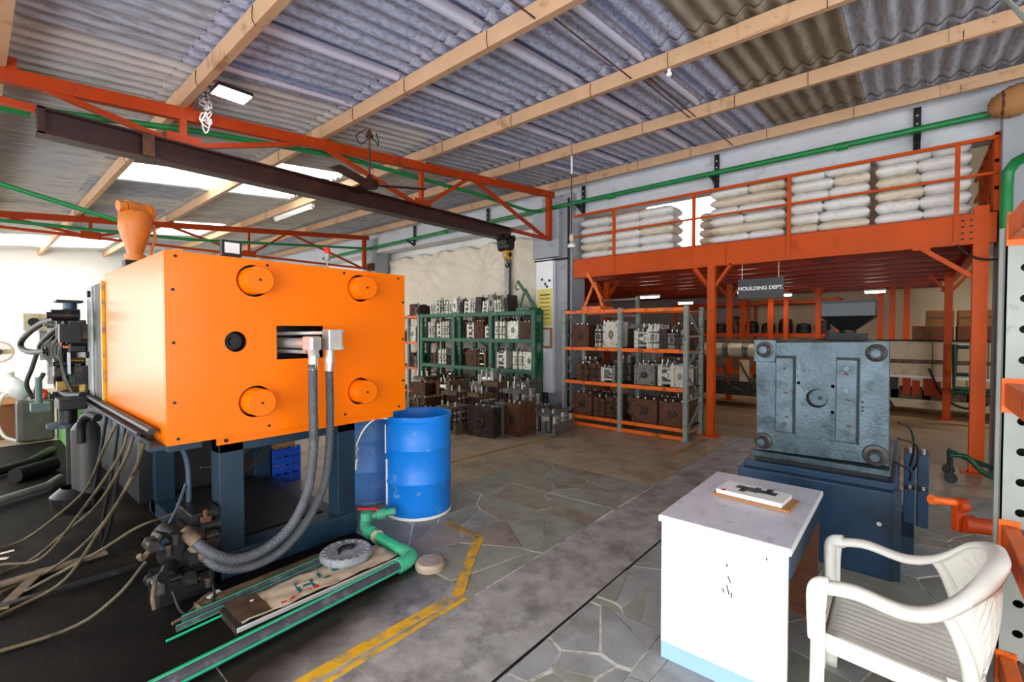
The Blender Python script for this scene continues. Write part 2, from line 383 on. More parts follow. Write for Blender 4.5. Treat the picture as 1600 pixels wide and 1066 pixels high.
def flags(x0, x1, y0, y1, n, mats, gap):
    for c in voronoi(x0, x1, y0, y1, n):
        cx, cy = sum(p[0] for p in c) / len(c), sum(p[1] for p in c) / len(c)
        g = random.uniform(.3, 1.3) * gap; poly = []
        for x, y in c:
            d = math.hypot(x - cx, y - cy) or 1; k = max(.5, (d - g) / d)
            poly.append((cx + (x - cx) * k, cy + (y - cy) * k))
        mk('paving_stone', G().prism(poly, -.03, random.uniform(-.003, .003)), random.choice(mats), floor)
flags(.78, 2.4, .98, 1.43, 22, [stone_blue, stone_blue, stone_green], .014)
flags(2.4, 3.4, .98, 1.43, 9, [stone_blue, stone_blue, stone_green], .010)
flags(.78, 3.4, -1.3, .98, 46, [stone_blue, stone_blue, stone_green], .008)
flags(3.4, 6.4, -1.3, 1.43, 54, [stone_blue, stone_warm, stone_green], .009)
flags(2.0, 3.3, 2.01, 3.6, 15, [stone_green, stone_green, stone_blue, stone_warm], .010)
flags(3.3, 4.62, 2.01, 3.6, 22, [stone_green, stone_warm, stone_warm], .009)
mk('expansion_joint', B((-3.3, 1.430, -.004), (7.6, 1.442, .0008)), black_iron, floor)
for x in (.05, 1.0): mk('expansion_joint', B((x - .004, 2.63, -.004), (x + .004, 6.4, .0006)), black_iron, floor)
# painted lines
def line(pts, w, m, z=.0035, name='floor_marking'):
    L_, R_ = [], []
    for i, (x, y) in enumerate(pts):
        a = pts[max(i - 1, 0)]; b = pts[min(i + 1, len(pts) - 1)]; dx, dy = b[0] - a[0], b[1] - a[1]; d = math.hypot(dx, dy)
        nx, ny = -dy / d * w / 2, dx / d * w / 2; L_.append((x + nx, y + ny, z)); R_.append((x - nx, y - ny, z))
    g = G(); n = len(pts)
    g.add(L_ + R_ + [(p[0], p[1], z - .003) for p in L_] + [(p[0], p[1], z - .003) for p in R_],
          [(i, i + 1, n + i + 1, n + i) for i in range(n - 1)] + [(i, i + 1, 2 * n + i + 1, 2 * n + i) for i in range(n - 1)] + [(n + i, n + i + 1, 3 * n + i + 1, 3 * n + i) for i in range(n - 1)])
    return mk(name, g, m, floor)
line([(-1, 2.10), (.4, 2.10), (1.2, 2.10), (1.86, 2.08)], .07, yellow_paint)
line([(-1, 2.015), (.4, 2.015), (1.2, 2.02), (1.93, 2.015)], .03, yellow_paint)
line([(1.90, 2.06), (2.2, 2.28), (2.58, 2.54)], .07, yellow_paint)
line([(2.58, 2.54), (2.6, 2.95)], .055, yellow_faint)
line([(3.3, 4.3), (4.6, 4.2), (5.8, 4.07)], .05, yellow_faint)
line([(5.9, 2.32), (6.5, 2.3), (7.1, 2.28)], .05, yellow_faint)
line([(3.12, .08), (2.9, .0), (2.2, -.02)], .06, yellow_faint)

# ---- walls
S('wall_far', G().box((-3.4, 18.3, 0), (8.2, 18.5, 4.6)), white_wall)
LW = G()                                     # left wall with wide openings (out of frame, gives the daylight)
def wall_left():
    ops = [(-4.6, 2.6, 0, 3.0), (4.2, 8.6, .9, 2.9), (11.9, 18.25, 0, 3.2)]
    y = -6.2
    for a, b, z0, z1 in ops:
        LW.box((-3.4, y, 0), (-3.2, a, 3.45))
        LW.box((-3.4, a, z1), (-3.2, b, 3.45))
        if z0: LW.box((-3.4, a, 0), (-3.2, b, z0))
        portal('sky_portal', (-3.3, (a + b) / 2, (z0 + z1) / 2), z1 - z0, b - a, (0, -R90, 0))
        y = b
    LW.box((-3.4, y, 0), (-3.2, 18.5, 3.45))
wall_left()
S('wall_left', LW, white_wall)
WB = G(); WB.box((-3.4, -6.2, 0), (-2, -6, 4.5)).box((3.4, -6.2, 0), (17.2, -6, 4.5)).box((-2, -6.2, 3.1), (3.4, -6, 4.5))
S('wall_near', WB, white_wall)
portal('sky_portal', (.7, -6.1, 1.55), 5.4, 3.1, (R90, 0, 0))
S('wall_right', G().box((8.0, 5.6, 0), (8.2, 18.4, 4.6)), white_wall)
S('wall_back', G().box((16.6, -6.2, 0), (16.8, 4.2, 3.5)), cream_wall)
S('wall_back', G().box((16.6, 4.2, 0), (16.8, 18.5, 3.5)), pinkish_wall)
S('wall_hall', G().box((8.2, 14, 0), (16.8, 14.2, 3.5)), pinkish_wall)
S('ceiling_hall', G().box((9.9, -6.2, 3.5), (17.2, -.7, 3.56)).box((15.6, -.7, 3.5), (17.2, 18.5, 3.56)).box((15.6, -.7, 2.96), (15.66, 18.5, 3.5)).box((9.9, -.76, 2.96), (15.66, -.70, 3.5)), fascia_white)
WU = G(); ww = 9.8                           # wall behind the sacks on the mezzanine, with its window
WU.box((ww, -6.2, 2.9), (ww + .1, 2.9, 4.9)).box((ww, 4.5, 2.9), (ww + .1, 14, 4.9)).box((ww, 2.9, 2.9), (ww + .1, 4.5, 3.12)).box((ww, 2.9, 4.55), (ww + .1, 4.5, 4.9))
S('wall_mezzanine', WU, cream_wall)
wn = S('window_1', G().box((ww, 2.9, 3.12), (ww + .06, 2.94, 4.5)).box((ww, 4.46, 3.12), (ww + .06, 4.5, 4.55)), white_wall)
S('roof_mezzanine', G().box((7.6, -6.2, 4.62), (9.9, 14.1, 4.7)), sheet_grey)
fas = S('trim_1', G().box((7.5, -6.2, 3.86), (7.8, 18.3, 4.42)).box((7.46, -6.2, 3.80), (7.84, 18.3, 3.88)), fascia_white)
fas['label'] = 'pale plaster fascia beam under the eaves'

# wrinkled tarpaulin hung on the wall between the columns
rows = []
ny, nz = 200, 80
def tz(y, z):
    w = .04 * math.sin(y * 3.1 + z * 1.7) + .05 * abs(math.sin(y * 3.0 - z * 2.6 + 2 * math.sin(z * 2.1))) ** .6 + .035 * abs(math.sin(y * 4.5 + z * 4.2 + 3 * math.sin(y * .9))) ** .6 + .014 * math.sin(z * 15 - y * 7 + 2 * math.sin(y * 2.3))
    fan = .022 * math.sin(14 * math.atan2(z - 3.0, (y - 7.6) + .001)) * math.exp(-((y - 7.6) ** 2 + (z - 3) ** 2) / 1.6)
    fan2 = .02 * math.sin(12 * math.atan2(z - 3.3, (y - 9.6) + .001)) * math.exp(-((y - 9.6) ** 2 + (z - 3.3) ** 2) / 1.6)
    return w + fan + fan2
for iz in range(nz + 1):
    z = .3 + (3.62 - .3) * iz / nz
    rows.append([(7.93 - tz(5.6 + 5.7 * iy / ny, z), 5.6 + 5.7 * iy / ny, z + (.05 * math.sin(iy * .22) if iz == nz else 0)) for iy in range(ny + 1)])
tp = mk('tarpaulin', G().grid(rows), tarp_cloth); tag(tp, 'wrinkled cream tarpaulin hung on the wall behind the green rack', 'tarpaulin')
sm = tp.modifiers.new('thickness', 'SOLIDIFY'); sm.thickness = .004

# ---- columns
st_ = S('trim_2', G().csec((7.78, 6.76, 0), (7.78, 6.76, 3.4), .12, .09, .012, 1, (1, 0, 0)), grey_steel)
st_['label'] = 'grey steel channel post on the tarpaulin wall'
c1 = S('column_1', G().box((7.34, 4.80, 0), (7.8, 5.5, 4.2)), column_grey, bevel=.01)
mk('column_head', G().box((7.2, 5.0, 3.02), (7.40, 5.62, 3.9)), column_grey, c1, .01)
cb = mk('cladding_board', G().box((7.24, 5.16, .43), (7.33, 5.56, 3.0)), laminate, c1, .006)
mk('notice', G().box((7.225, 5.18, 1.72), (7.239, 5.52, 2.42)), yellow_card, c1, label='yellow notice card')
nf = mk('notice_frame', G().box((7.222, 5.17, 1.28), (7.239, 5.22, 1.68)).box((7.222, 5.48, 1.28), (7.239, 5.53, 1.68)).box((7.222, 5.22, 1.64), (7.239, 5.48, 1.68)).box((7.222, 5.22, 1.28), (7.239, 5.48, 1.33)), cardboard, c1)
mk('framed_sheet', G().box((7.232, 5.22, 1.33), (7.238, 5.48, 1.64)), paper, nf)
for k in range(7):
    mk('printed_line', B((7.2215, 5.22, 2.30 - k * .075), (7.2245, 5.22 + random.uniform(.16, .26), 2.32 - k * .075)), black_iron if k < 1 else cardboard, c1)
for a in ((5.24, 2.58), (5.34, 2.52), (5.42, 2.61), (5.3, 2.47)):
    mk('stain', G().cyl((7.2385, a[0], a[1]), (7.236, a[0], a[1]), .028, n=10), dark_steel, c1)
mk('conduit', G().tube([(7.32, 4.86, .2), (7.32, 4.86, 4.1)], .022, 8, smooth=False), black_iron, c1)
mk('pipe_clamp', G().cyl((7.25, 5.6, 2.97), (7.25, 4.84, 2.97), .018, n=8), dark_steel, c1)
mk('orange_mark', B((7.335, 4.95, 1.08), (7.339, 5.02, 1.2)), orange_rack, c1)
c2 = S('column_2', G().box((7.4, 11.35, 0), (7.85, 11.95, 4.2)), column_grey, bevel=.01)
mk('switch_box', G().box((7.3, 11.35, 3.3), (7.4, 11.6, 3.5)), mould_rust, c2)
c3 = S('column_3', G().box((7.3, -1.5, 0), (7.85, -.74, 4.2)), column_grey, bevel=.01)

# ---- roof: purlins, corrugated sheets, trusses
PX = [-2.6, -1.2, .18, 1.32, 2.68, 4.08, 5.55, 7.12]
roof = S('ceiling', G().box((-3.4, -6.2, rz(-3.3) + .02), (-3.3, 18.5, rz(-3.3) + .12)), tan_paint)
for x in PX:
    y = -6.0
    for y1 in (-.4 if x > 5 else .9, 5.3, 11.6, 18.3):
        g = G().obox((x, (y + y1) / 2, rz(x) + .065), (.065, y1 - y, .13), (0, -math.atan(SL), 0))
        mk('purlin', g, tan_paint, roof)
        g = G().obox((x - .037, y1, rz(x) + .065), (.012, .34, .12), (0, -math.atan(SL), 0)).obox((x - .037, y1 - .1, rz(x) + .065), (.03, .02, .02)).obox((x - .037, y1 + .1, rz(x) + .065), (.03, .02, .02))
        mk('splice_plate', g, tan_paint, roof)
        y = y1
    if x > 0:
        for k in range(9):
            yy = -.3 + k * .95 + random.uniform(-.2, .2)
            mk('hook_bolt', G().tube([(x - .038, yy, rz(x) + .12), (x - .042, yy, rz(x) + .03), (x - .02, yy, rz(x) - .010)], .003, 5, 3), dark_steel, roof)
PITCH, AMP, SHW = .152, .024, 1.064
def corrugated(length, phase=0):
    g = G(); n = 7 * 8; rows = []
    for i in range(3):
        x = -length / 2 + length * i / 2
        rows.append([(x, -SHW / 2 + (SHW + .05) * k / n, AMP * math.cos(2 * math.pi * (SHW + .05) * k / n / PITCH)) for k in range(n + 1)])
    return g.grid(rows)
sheet_mesh = {}
PXs = PX + [8.1]
def sheet(x0, x1, y, m, name='roof_sheet', dz=0):
    key = (round(x1 - x0, 2), m.name)
    if key not in sheet_mesh: sheet_mesh[key] = corrugated(x1 - x0 + .22).mesh('roof_sheet'); sheet_mesh[key].materials.append(m)
    o = bpy.data.objects.new(name, sheet_mesh[key]); xc = (x0 + x1) / 2
    o.location = (xc - .04, y, rz(xc) + .165 + dz); o.rotation_euler = (0, -math.atan(SL) - .010, 0)
    return link(o, roof)
for i in range(len(PXs) - 1):
    xm = (PXs[i] + PXs[i + 1]) / 2
    y = -6.0
    while y < 18.4:
        yc = y + SHW / 2
        if (1.3 < xm < 4.2 and 7.7 < yc < 9.1) or (3 < xm < 4.2 and 6.3 < yc < 7.4) or (3.0 < xm < 4.2 and 12.6 < yc < 13.8) or (.5 < xm < 3 and 15.6 < yc < 17) or (xm < 0 and 8.5 < yc < 10): m, nm = skylight_mat, 'skylight_sheet'
        elif .15 < yc < 1.75 and xm > 1.3: m, nm = sheet_brown, 'roof_sheet'
        elif yc < .2: m, nm = sheet_bluegrey_lit, 'roof_sheet'
        elif 1.7 <= yc < 4.4: m, nm = (sheet_blue_lit if xm > 1.2 else sheet_bluegrey_lit), 'roof_sheet'
        elif 4.4 <= yc < 5.7: m, nm = (sheet_grey if xm < 4 else sheet_bluegrey_lit), 'roof_sheet'
        elif xm > 5: m, nm = sheet_bluegrey_lit, 'roof_sheet'
        else: m, nm = (sheet_grey if (int(y * 7) + i) % 5 else sheet_bluegrey_lit), 'roof_sheet'
        sheet(PXs[i], PXs[i + 1], yc, m, nm, dz=.004 * (int(y * 10) % 2))
        y += SHW
for x0, x1, y0 in ((1.35, 2.66, 2.03), (2.70, 4.06, 1.98), (4.10, 5.53, 1.90), (4.10, 5.53, 1.96), (5.57, 7.1, 1.92)):   # thin tie rods under the sheets
    mk('tie_rod', G().tube([(x0, y0, rz(x0) + .05), (x1, y0 + .02, rz(x1) + .02)], .007, 6, smooth=False), mould_rust, roof)
lap = {}
for i in range(3, len(PXs) - 1):                           # smooth pale laps where the blue sheets overlap
    for k, yy in enumerate((1.80, 2.51, 3.57, 4.36)):
        L_ = PXs[i + 1] - PXs[i]
        if round(L_, 2) not in lap:
            lap[round(L_, 2)] = G().grid([[(-L_ / 2 + L_ * q / 2, -.06 + .16 * w / 6, AMP * math.cos(2 * math.pi * (-.06 + .16 * w / 6) / PITCH) - .006) for w in range(7)] for q in range(3)]).mesh('sheet_lap'); lap[round(L_, 2)].materials.append(sheet_lilac)
        o = bpy.data.objects.new('sheet_lap', lap[round(L_, 2)]); xc = (PXs[i] + PXs[i + 1]) / 2
        o.location = (xc - .04, yy + .012, rz(xc) + .150); o.rotation_euler = (0, -math.atan(SL) - .010, 0); link(o, roof)

def truss(y, label, xs):
    t = T('roof_truss', label, 'truss', (7.3, y, 3.35), 'orange roof trusses')
    top = lambda x: Vector((x, y, rz(x, 3.52)))
    bz = 3.345
    mk('top_chord', G().csec(top(-3.1), top(7.3), .07, .11, .012), red_oxide, t)
    mk('bottom_chord', G().beam((-3.1, y, bz), (7.3, y, bz), .07, .045), red_oxide, t)
    mk('end_post', G().beam((7.16, y, bz), (7.16, y, top(7.16).z), .09, .09), red_oxide, t)
    for x in xs: mk('strut', G().beam((x, y, bz), (x, y, top(x).z), .06, .05), red_oxide, t)
    seq = [7.1, 5.1, xs[0], 2.65, xs[1], .3]
    for i in range(len(seq) - 1):
        a, b = seq[i], seq[i + 1]
        za, zb = (bz, top(b).z) if i % 2 == 0 else (top(a).z, bz)
        mk('diagonal', G().beam((a, y, za), (b, y, zb), .05, .045), red_oxide, t)
    for x in xs: mk('gusset', G().obox((x, y - .04, bz + .03), (.28, .012, .14)), red_oxide, t)
    for x in PX[2:]: mk('cleat', G().obox((x + .06, y, rz(x) + .045), (.07, .1, .09)), red_oxide if x < 3 else tan_paint, t)
    return t
truss(5.2, 'near orange roof truss above the machine, ending at the grey column', (4.14, 1.34))
truss(11.5, 'far orange roof truss, behind the hopper', (4.2, 1.5))

# ================================================================ overhead things
ib = T('monorail_beam', 'dark brown steel monorail beam slung under the near roof truss', 'beam', (3, 5.0, 3.1))
mk('girder', G().isec((.36, 5.0, 3.19), (5.82, 5.0, 3.19), .16, .2, .014), brown_steel, ib)
for x in (1.0, 2.6, 4.4): mk('clip', G().box((x - .04, 4.93, 3.27), (x + .04, 5.24, 3.3)).box((x - .04, 5.14, 3.27), (x + .04, 5.2, 3.36)), brown_steel, ib)
mk('end_stop', G().box((.36, 4.92, 3.09), (.4, 5.08, 3.29)), brown_steel, ib)
mk('welded_patch', B((.98, 4.905, 3.1), (1.06, 4.92, 3.28)), mould_rust, ib)
hk = T('chain_hoist', 'black chain hoist with yellow hook block on the monorail end', 'hoist', (5.7, 5.0, 2.9))
mk('trolley', G().box((5.6, 4.90, 3.0), (5.8, 5.1, 3.1)).cyl((5.62, 4.9, 3.12), (5.62, 5.1, 3.12), .05).cyl((5.78, 4.9, 3.12), (5.78, 5.1, 3.12), .05), black_iron, hk)
mk('body', G().cyl((5.7, 4.88, 2.99), (5.7, 5.12, 2.99), .075), black_iron, hk)
mk('hook_block', G().lathe([(.03, -.05), (.085, -.045), (.09, 0), (.085, .045), (.03, .05)], (5.74, 5.0, 2.86), 20, 'Y'), yellow_paint, hk)
mk('block_face', G().cyl((5.74, 4.945, 2.86), (5.74, 4.94, 2.86), .04), black_iron, hk)
mk('hook', G().tube([(5.74, 5, 2.78), (5.74, 5, 2.73), (5.78, 5, 2.69), (5.74, 5, 2.66), (5.69, 5, 2.69)], .013, 8), black_iron, hk)
mk('chain', G().tube([(5.7, 5, 2.96), (5.72, 5, 2.9)], .012, 6, smooth=False), steel, hk)

fl = T('flood_light', 'lit white floodlight under the purlin above the monorail', 'light', (1.56, 4.6, 3.74))
mk('housing', G().box((1.42, 4.5, rz(1.55) + .005), (1.70, 4.72, rz(1.55) + .035)), black_iron, fl, .006)
mk('lens', G().box((1.43, 4.51, rz(1.55) - .004), (1.69, 4.71, rz(1.55) + .004)), mat('lit_floodlight_lens', (246, 244, 255), .4, var=0, emit=22), fl)
mk('bracket', G().beam((1.42, 4.61, rz(1.4) + .02), (1.33, 4.61, rz(1.33) + .03), .02, .02), dark_steel, fl)

co = T('cable_coil', 'bundle of white cable hanging from the near truss below the floodlight', 'cable', (1.5, 5.12, 3.7))
rnd = random.Random(3)
for k in range(5):
    p = [(1.5 + rnd.uniform(-.05, .05), 5.1 + rnd.uniform(-.04, .04), 3.83 - .06 * k + rnd.uniform(-.05, .05)) for _ in range(7)]
    mk('loop', G().tube(p + [p[0]], .007, 6), paper, co)
mk('tail', G().tube([(1.5, 5.1, 3.7), (1.47, 5.1, 3.58), (1.5, 5.11, 3.5), (1.53, 5.1, 3.58), (1.5, 5.1, 3.7)], .007, 6), paper, co)
mk('hanger', G().tube([(1.5, 5.1, 3.9), (1.5, 5.1, 3.8)], .006, 6, smooth=False), dark_steel, co)

tl = T('tube_light', 'long white ceiling tube light fixed to the purlin past the near truss', 'light', (4.65, 9.3, 4.0))
mk('batten', G().box((4.1, 8.3, rz(4.1) - .075), (4.16, 9.9, rz(4.1) - .012)), paper, tl)
mk('tube', G().cyl((4.13, 8.36, rz(4.1) - .085), (4.13, 9.84, rz(4.1) - .085), .014, n=10), paper, tl)
for y in (8.34, 9.84): mk('tube_holder', G().box((4.115, y, rz(4.1) - .105), (4.145, y + .03, rz(4.1) - .05)), paper, tl)

fn = T('ceiling_fan', 'brown ceiling fan hanging on a rod beside the monorail', 'fan', (2.94, 4.6, 3.25))
mk('down_rod', G().cyl((2.94, 4.6, 3.3), (2.94, 4.6, rz(2.94) + .02), .012, n=10), mould_rust, fn)
mk('canopy', G().cyl((2.94, 4.6, 3.78), (2.94, 4.6, rz(2.94)), .045, .02), mould_rust, fn)
mk('motor', G().lathe([(.0, 3.21), (.08, 3.215), (.11, 3.25), (.10, 3.29), (.04, 3.32), (.012, 3.36)], (2.94, 4.6, 0), 24), brown_steel, fn)
for k in range(3):
    a = math.radians(-35 + 120 * k)
    g = G().obox((2.94 + .36 * math.cos(a), 4.6 + .36 * math.sin(a), 3.25), (.52, .13, .008), (.12, 0, a)).obox((2.94 + .11 * math.cos(a), 4.6 + .11 * math.sin(a), 3.25), (.12, .03, .01), (0, 0, a))
    mk('blade', g, brown_steel, fn)
mk('wire_loop', G().tube([(2.90, 4.6, 3.85), (2.78, 4.6, 3.74), (2.83, 4.58, 3.66), (2.96, 4.6, 3.78), (3.06, 4.6, 3.72), (3.03, 4.6, 3.85)], .006, 6), black_iron, fn)

pl = T('pendant_lamp', 'bare bulb pendant on a long rod beside the mezzanine railing', 'lamp', (5.6, 3.67, 2.8))
mk('rod', G().cyl((5.6, 3.67, 2.94), (5.6, 3.67, rz(5.6) + .01), .009, n=8), mould_rust, pl)
mk('upper_sleeve', G().cyl((5.6, 3.67, 3.84), (5.6, 3.67, rz(5.6) + .02), .014, n=8), paper, pl)
mk('socket', G().lathe([(.012, 3.0), (.03, 2.98), (.033, 2.93), (.02, 2.89)], (5.6, 3.67, 0), 16), cream_machine, pl)
mk('bulb', G().lathe([(.0, 2.80), (.05, 2.805), (.058, 2.825), (.05, 2.845), (.02, 2.87)], (5.6, 3.67, 0), 20), paper, pl)
sm2 = T('hanging_lamp', 'small white bulb under the purlin by the brown roof sheets', 'lamp', (4.2, 1.72, 3.86))
mk('bulb', G().lathe([(0, 3.885), (.02, 3.89), (.026, 3.91), (.016, 3.93), (.014, 3.95)], (4.10, 1.66, 0), 16), paper, sm2)
mk('holder', G().cyl((4.10, 1.66, 3.94), (4.10, 1.66, rz(4.1) + .01), .014, n=10), grey_steel, sm2)

# green pipework
def pipe(name, label, pts, r, m=green_paint, cat='pipe', parts=()):
    t = T(name, label, cat, pts[0]); mk('pipe_run', G().tube(pts, r, 12, smooth=False), m, t); return t
wp = pipe('wall_pipe', 'long green pipe on brackets along the white fascia', [(7.28, -.75, 3.985), (7.28, 5.0, 3.965), (7.28, 14, 3.88)], .038)
for y in (.62, 3.9, 8.2): mk('coupling', G().cyl((7.28, y, 3.975 - .005 * y), (7.28, y + .12, 3.975 - .005 * y), .05, n=16), green_paint, wp)
for k, y in enumerate((-.04, 2.26, 4.62, 7.06, 9.64)):
    b = mk('pipe_bracket', G().box((7.44, y - .035, 3.80), (7.46, y + .035, 4.30)).box((7.2, y - .035, 3.80 + .10), (7.46, y + .035, 3.915)).beam((7.22, y, 3.9), (7.45, y, 3.8), .05, .012, (0, 1, 0)), black_iron, wp)
    mk('bolt', G().cyl((7.438, y, 4.2), (7.43, y, 4.2), .012, n=8).cyl((7.438, y, 4.1), (7.43, y, 4.1), .012, n=8), steel, b)
tpipe = pipe('truss_pipe', 'green pipe running beside the near roof truss', [(-2, 5.36, 3.22), (.19, 5.36, 3.36), (1.5, 5.36, 3.585), (3.03, 5.36, 3.77), (5.2, 5.36, 3.83), (6.7, 5.36, 3.83), (7.1, 5.36, 3.88), (7.14, 5.36, 3.90)], .028)
mk('valve', G().cyl((-.1, 5.36, 3.345), (.35, 5.36, 3.375), .045, n=12), green_paint, tpipe)
pipe('far_truss_pipe', 'green pipe running along the far roof truss', [(-2, 11.3, 3.24), (.3, 11.3, 3.42), (3, 11.3, 3.5), (7.3, 11.3, 3.88)], .03)
pipe('branch_pipe', 'thin green pipe crossing to the orange hopper', [(-1.2, 5.0, 2.95), (.17, 5.0, 2.68), (.84, 5.0, 2.53)], .018)
dp = pipe('drop_pipe', 'green pipe bending down the column beside the rack upright', [(6.3, -1.2, 3.36), (6.8, -.9, 3.36), (6.93, -.80, 3.33), (6.97, -.75, 3.25), (6.97, -.745, 3.1), (6.97, -.745, 1.0), (6.97, -.745, .02)], .05)
wr = T('wrapped_joint', 'brown cloth wrapped bundle at the end of the green wall pipe', 'wrapping', (7.2, -.78, 4.0))
g = G(); rows = []
for i in range(15):
    a = i / 14; y = -.62 - .42 * a; rr = .03 + .13 * math.sin(math.pi * min(1, a * 1.05)) ** .6
    rows.append([(7.2 + (rr + .018 * math.sin(j * 3.1 + i * 1.3)) * math.cos(2 * math.pi * j / 18), y + .015 * math.sin(j * 2.2 + i), 4.02 + .05 * a + (rr + .014 * math.sin(j * 2.1 + i * 2)) * math.sin(2 * math.pi * j / 18)) for j in range(18)])
mk('cloth', g.grid(rows, closed=True), cardboard, wr)
mk('tie', G().torus((7.2, -.72, 4.03), .13, .012, 'Y'), mould_rust, wr)
wi = T('wire_loops', 'loops of thin grey cable at the ceiling in the top right corner', 'cable', (4.4, -.5, 3.7))
for k in range(4):
    o = .06 * k
    mk('strand', G().tube([(4.27 - o, -.20 + o * .4, 3.90), (4.36 - o, -.40 + o * .3, 3.80), (4.48 - o, -.58 + o * .2, 3.56), (4.6 - o, -.8, 3.42), (4.75 - o, -1.15, 3.5), (4.8, -1.4, 3.86)], .005, 6), grey_steel, wi)

# ================================================================ mezzanine
mz = T('mezzanine', 'orange steel mezzanine platform on posts carrying the white sacks', 'mezzanine', (7.4, 2.3, 0))
mk('edge_beam', G().csec((7.42, 4.79, 2.765), (7.42, -.72, 2.765), .09, .33, .016, side=1), orange_steel, mz)
mk('end_beam', G().csec((7.42, -.62, 2.70), (15.5, -.62, 2.70), .09, .26, .014, side=1), orange_steel, mz)
mk('deck_plate', G().box((7.4, -.66, 2.93), (9.8, 4.8, 2.955)), mezz_under, mz)
mk('deck_plate', G().box((9.8, -.66, 2.93), (15.6, 13.9, 2.955)), mezz_under, mz)
for x in (8.0, 8.75, 9.5, 10.25, 11.0, 11.8, 12.7, 13.6, 14.5, 15.4):
    mk('joist', G().isec((x, 5.2 if x < 9.7 else 11, 2.80), (x, -.55, 2.80), .10, .24, .012), mezz_under, mz)
def post(x, y, w=.13, zt=2.6, braces=True, pt=mz, m=orange_steel, bz=None):
    p = mk('post', G().isec((x, y, 0.012), (x, y, zt), w, w, .014, (1, 0, 0)), m, pt)
    mk('base_plate', G().box((x - .13, y - .13, 0), (x + .13, y + .13, .014)), m, p)
    if braces:
        for s in (-1, 1): mk('knee_brace', G().angle((x, y + s * .05, (bz or zt) - .36), (x, y + s * .30, (bz or zt) - .01), .05, .008), m, p)
    return p
post(7.40, 2.30, .105, 2.93, bz=2.61); post(7.44, -.60, .125, 3.02, False)
mk('splice_plate', G().box((7.345, 2.1, 2.62), (7.365, 2.55, 2.9)), orange_steel, mz, label='glossy orange splice plate on the edge beam')
post(11.6, -.54, .11, 2.68); post(11.6, 3.2, .11, 2.72); post(11.6, 6.6, .11, 2.72); post(9.4, 5.2, .11, 2.72)
for y, z in ((-.3, 2.6),): mk('gusset', G().beam((7.42, -.1, 2.6), (7.42, -.58, 2.2), .04, .05).box((7.38, -.18, 2.58), (7.46, -.02, 2.62)), orange_steel, mz)
for i in range(4):
    for j in range(3): mk('bolt', G().cyl((7.37, -.38 - j * .07, 2.66 + i * .07), (7.36, -.38 - j * .07, 2.66 + i * .07), .012, n=8), dark_steel, mz)
rl = mk('railing', G().box((7.365, -.72, 3.735), (7.405, 4.78, 3.77)), orange_steel, mz)
mk('middle_rail', G().box((7.37, -.72, 3.35), (7.40, 4.78, 3.378)), orange_steel, rl)
for y in (3.955, 2.575, 1.28, -.395): mk('rail_post', G().box((7.355, y - .022, 2.64), (7.40, y + .022, 3.74)), orange_steel, rl)
for k, x in enumerate((7.6, 7.95, 8.4, 8.9)):
    mk('rail_post', G().box((x - .025, -.74, 2.95), (x + .025, -.69, 3.82)), orange_steel, rl)
for z in (3.80, 3.5, 3.2): mk('end_rail', G().box((7.4, -.73, z - .018), (9.6, -.695, z + .018)), orange_steel, rl)
mk('corner_post', G().box((7.40, -.75, 2.95), (7.46, -.69, 3.80)), orange_steel, rl)

# sacks, each one a thing
def make_sack(seed, m):
    r = random.Random(seed); t = T('sack', 'white sack template', 'sack')
    g = G(); rows = []; nu, nv = 16, 14
    for i in range(nu + 1):
        u = -1 + 2 * i / nu; e = max(0, 1 - abs(u) ** 6)
        w = .5 * (.92 + .08 * e ** .5) ; h = .5 * (.3 + .7 * e ** .4)
        row = []
        for j in range(nv):
            a = 2 * math.pi * j / nv; ca, sa = math.cos(a), math.sin(a)
            y = w * math.copysign(abs(ca) ** .55, ca); z = h * math.copysign(abs(sa) ** .45, sa)
            d = 1 + .05 * math.sin(u * 7 + j + seed) + .03 * math.sin(u * 17 + 2 * j + seed * 2)
            row.append((y * .97, u * .5 + .012 * math.sin(j * 1.7 + seed), z * d))
        rows.append(row)
    g.grid(rows, closed=True); g.add(rows[0], [tuple(range(nv))]); g.add(rows[-1], [tuple(range(nv))[::-1]])
    mk('bag', g, m, t)
    s = G()
    for e in (-1, 1): s.box((-.40, e * .497 - .004, -.012), (.40, e * .497 + .022 * e, .012))
    mk('sewn_end', s, m, t)
    return t
sack_t = {(i, m.name): make_sack(i, m) for i in range(3) for m in (sack_white, sack_tan)}
ordl = ['bottom', 'second', 'third', 'fourth', 'fifth', 'sixth', 'seventh', 'eighth']
rs = random.Random(11)
def stack(y_hi, y_lo, layers, lh, where, m, cols=(2,), x=7.78, dx=.5, even=False):
    for l in range(layers):
        n = cols[l % len(cols)]; span = y_hi - y_lo
        cut = [0] + [k / n + (0 if even else rs.uniform(-.13, .13)) for k in range(1, n)] + [1]
        for k in range(n):
            a, b = y_hi - span * cut[k], y_hi - span * cut[k + 1]
            mm = m if rs.random() < .86 else (sack_tan if m is sack_white else sack_white)
            side = {1: '', 2: ('left one, ', 'right one, ')[k % 2] if n == 2 else '', 3: ''}[min(n, 3)]
            if n == 3: side = ('left one, ', 'middle one, ', 'right one, ')[k]
            dup(sack_t[(rs.randrange(3), mm.name)], (x + rs.uniform(-.02, .02), (a + b) / 2, 2.957 + lh * (l + .5)), (0, rs.uniform(-.02, .02), rs.uniform(-.03, .03)),
                (dx, (a - b) * 1.03, lh * 1.03), f'{"white" if mm is sack_white else "cream"} sack, {side}{ordl[l]} layer from the deck, {where}', 'sacks stacked on the mezzanine')
stack(4.74, 2.98, 5, .150, 'stack nearest the grey column', sack_white, (3,), even=True)
stack(2.38, 1.38, 6, .142, 'stack right of the bright window', sack_white, (2, 1, 2))
stack(1.30, .42, 6, .148, 'third stack from the column', sack_white, (2,))
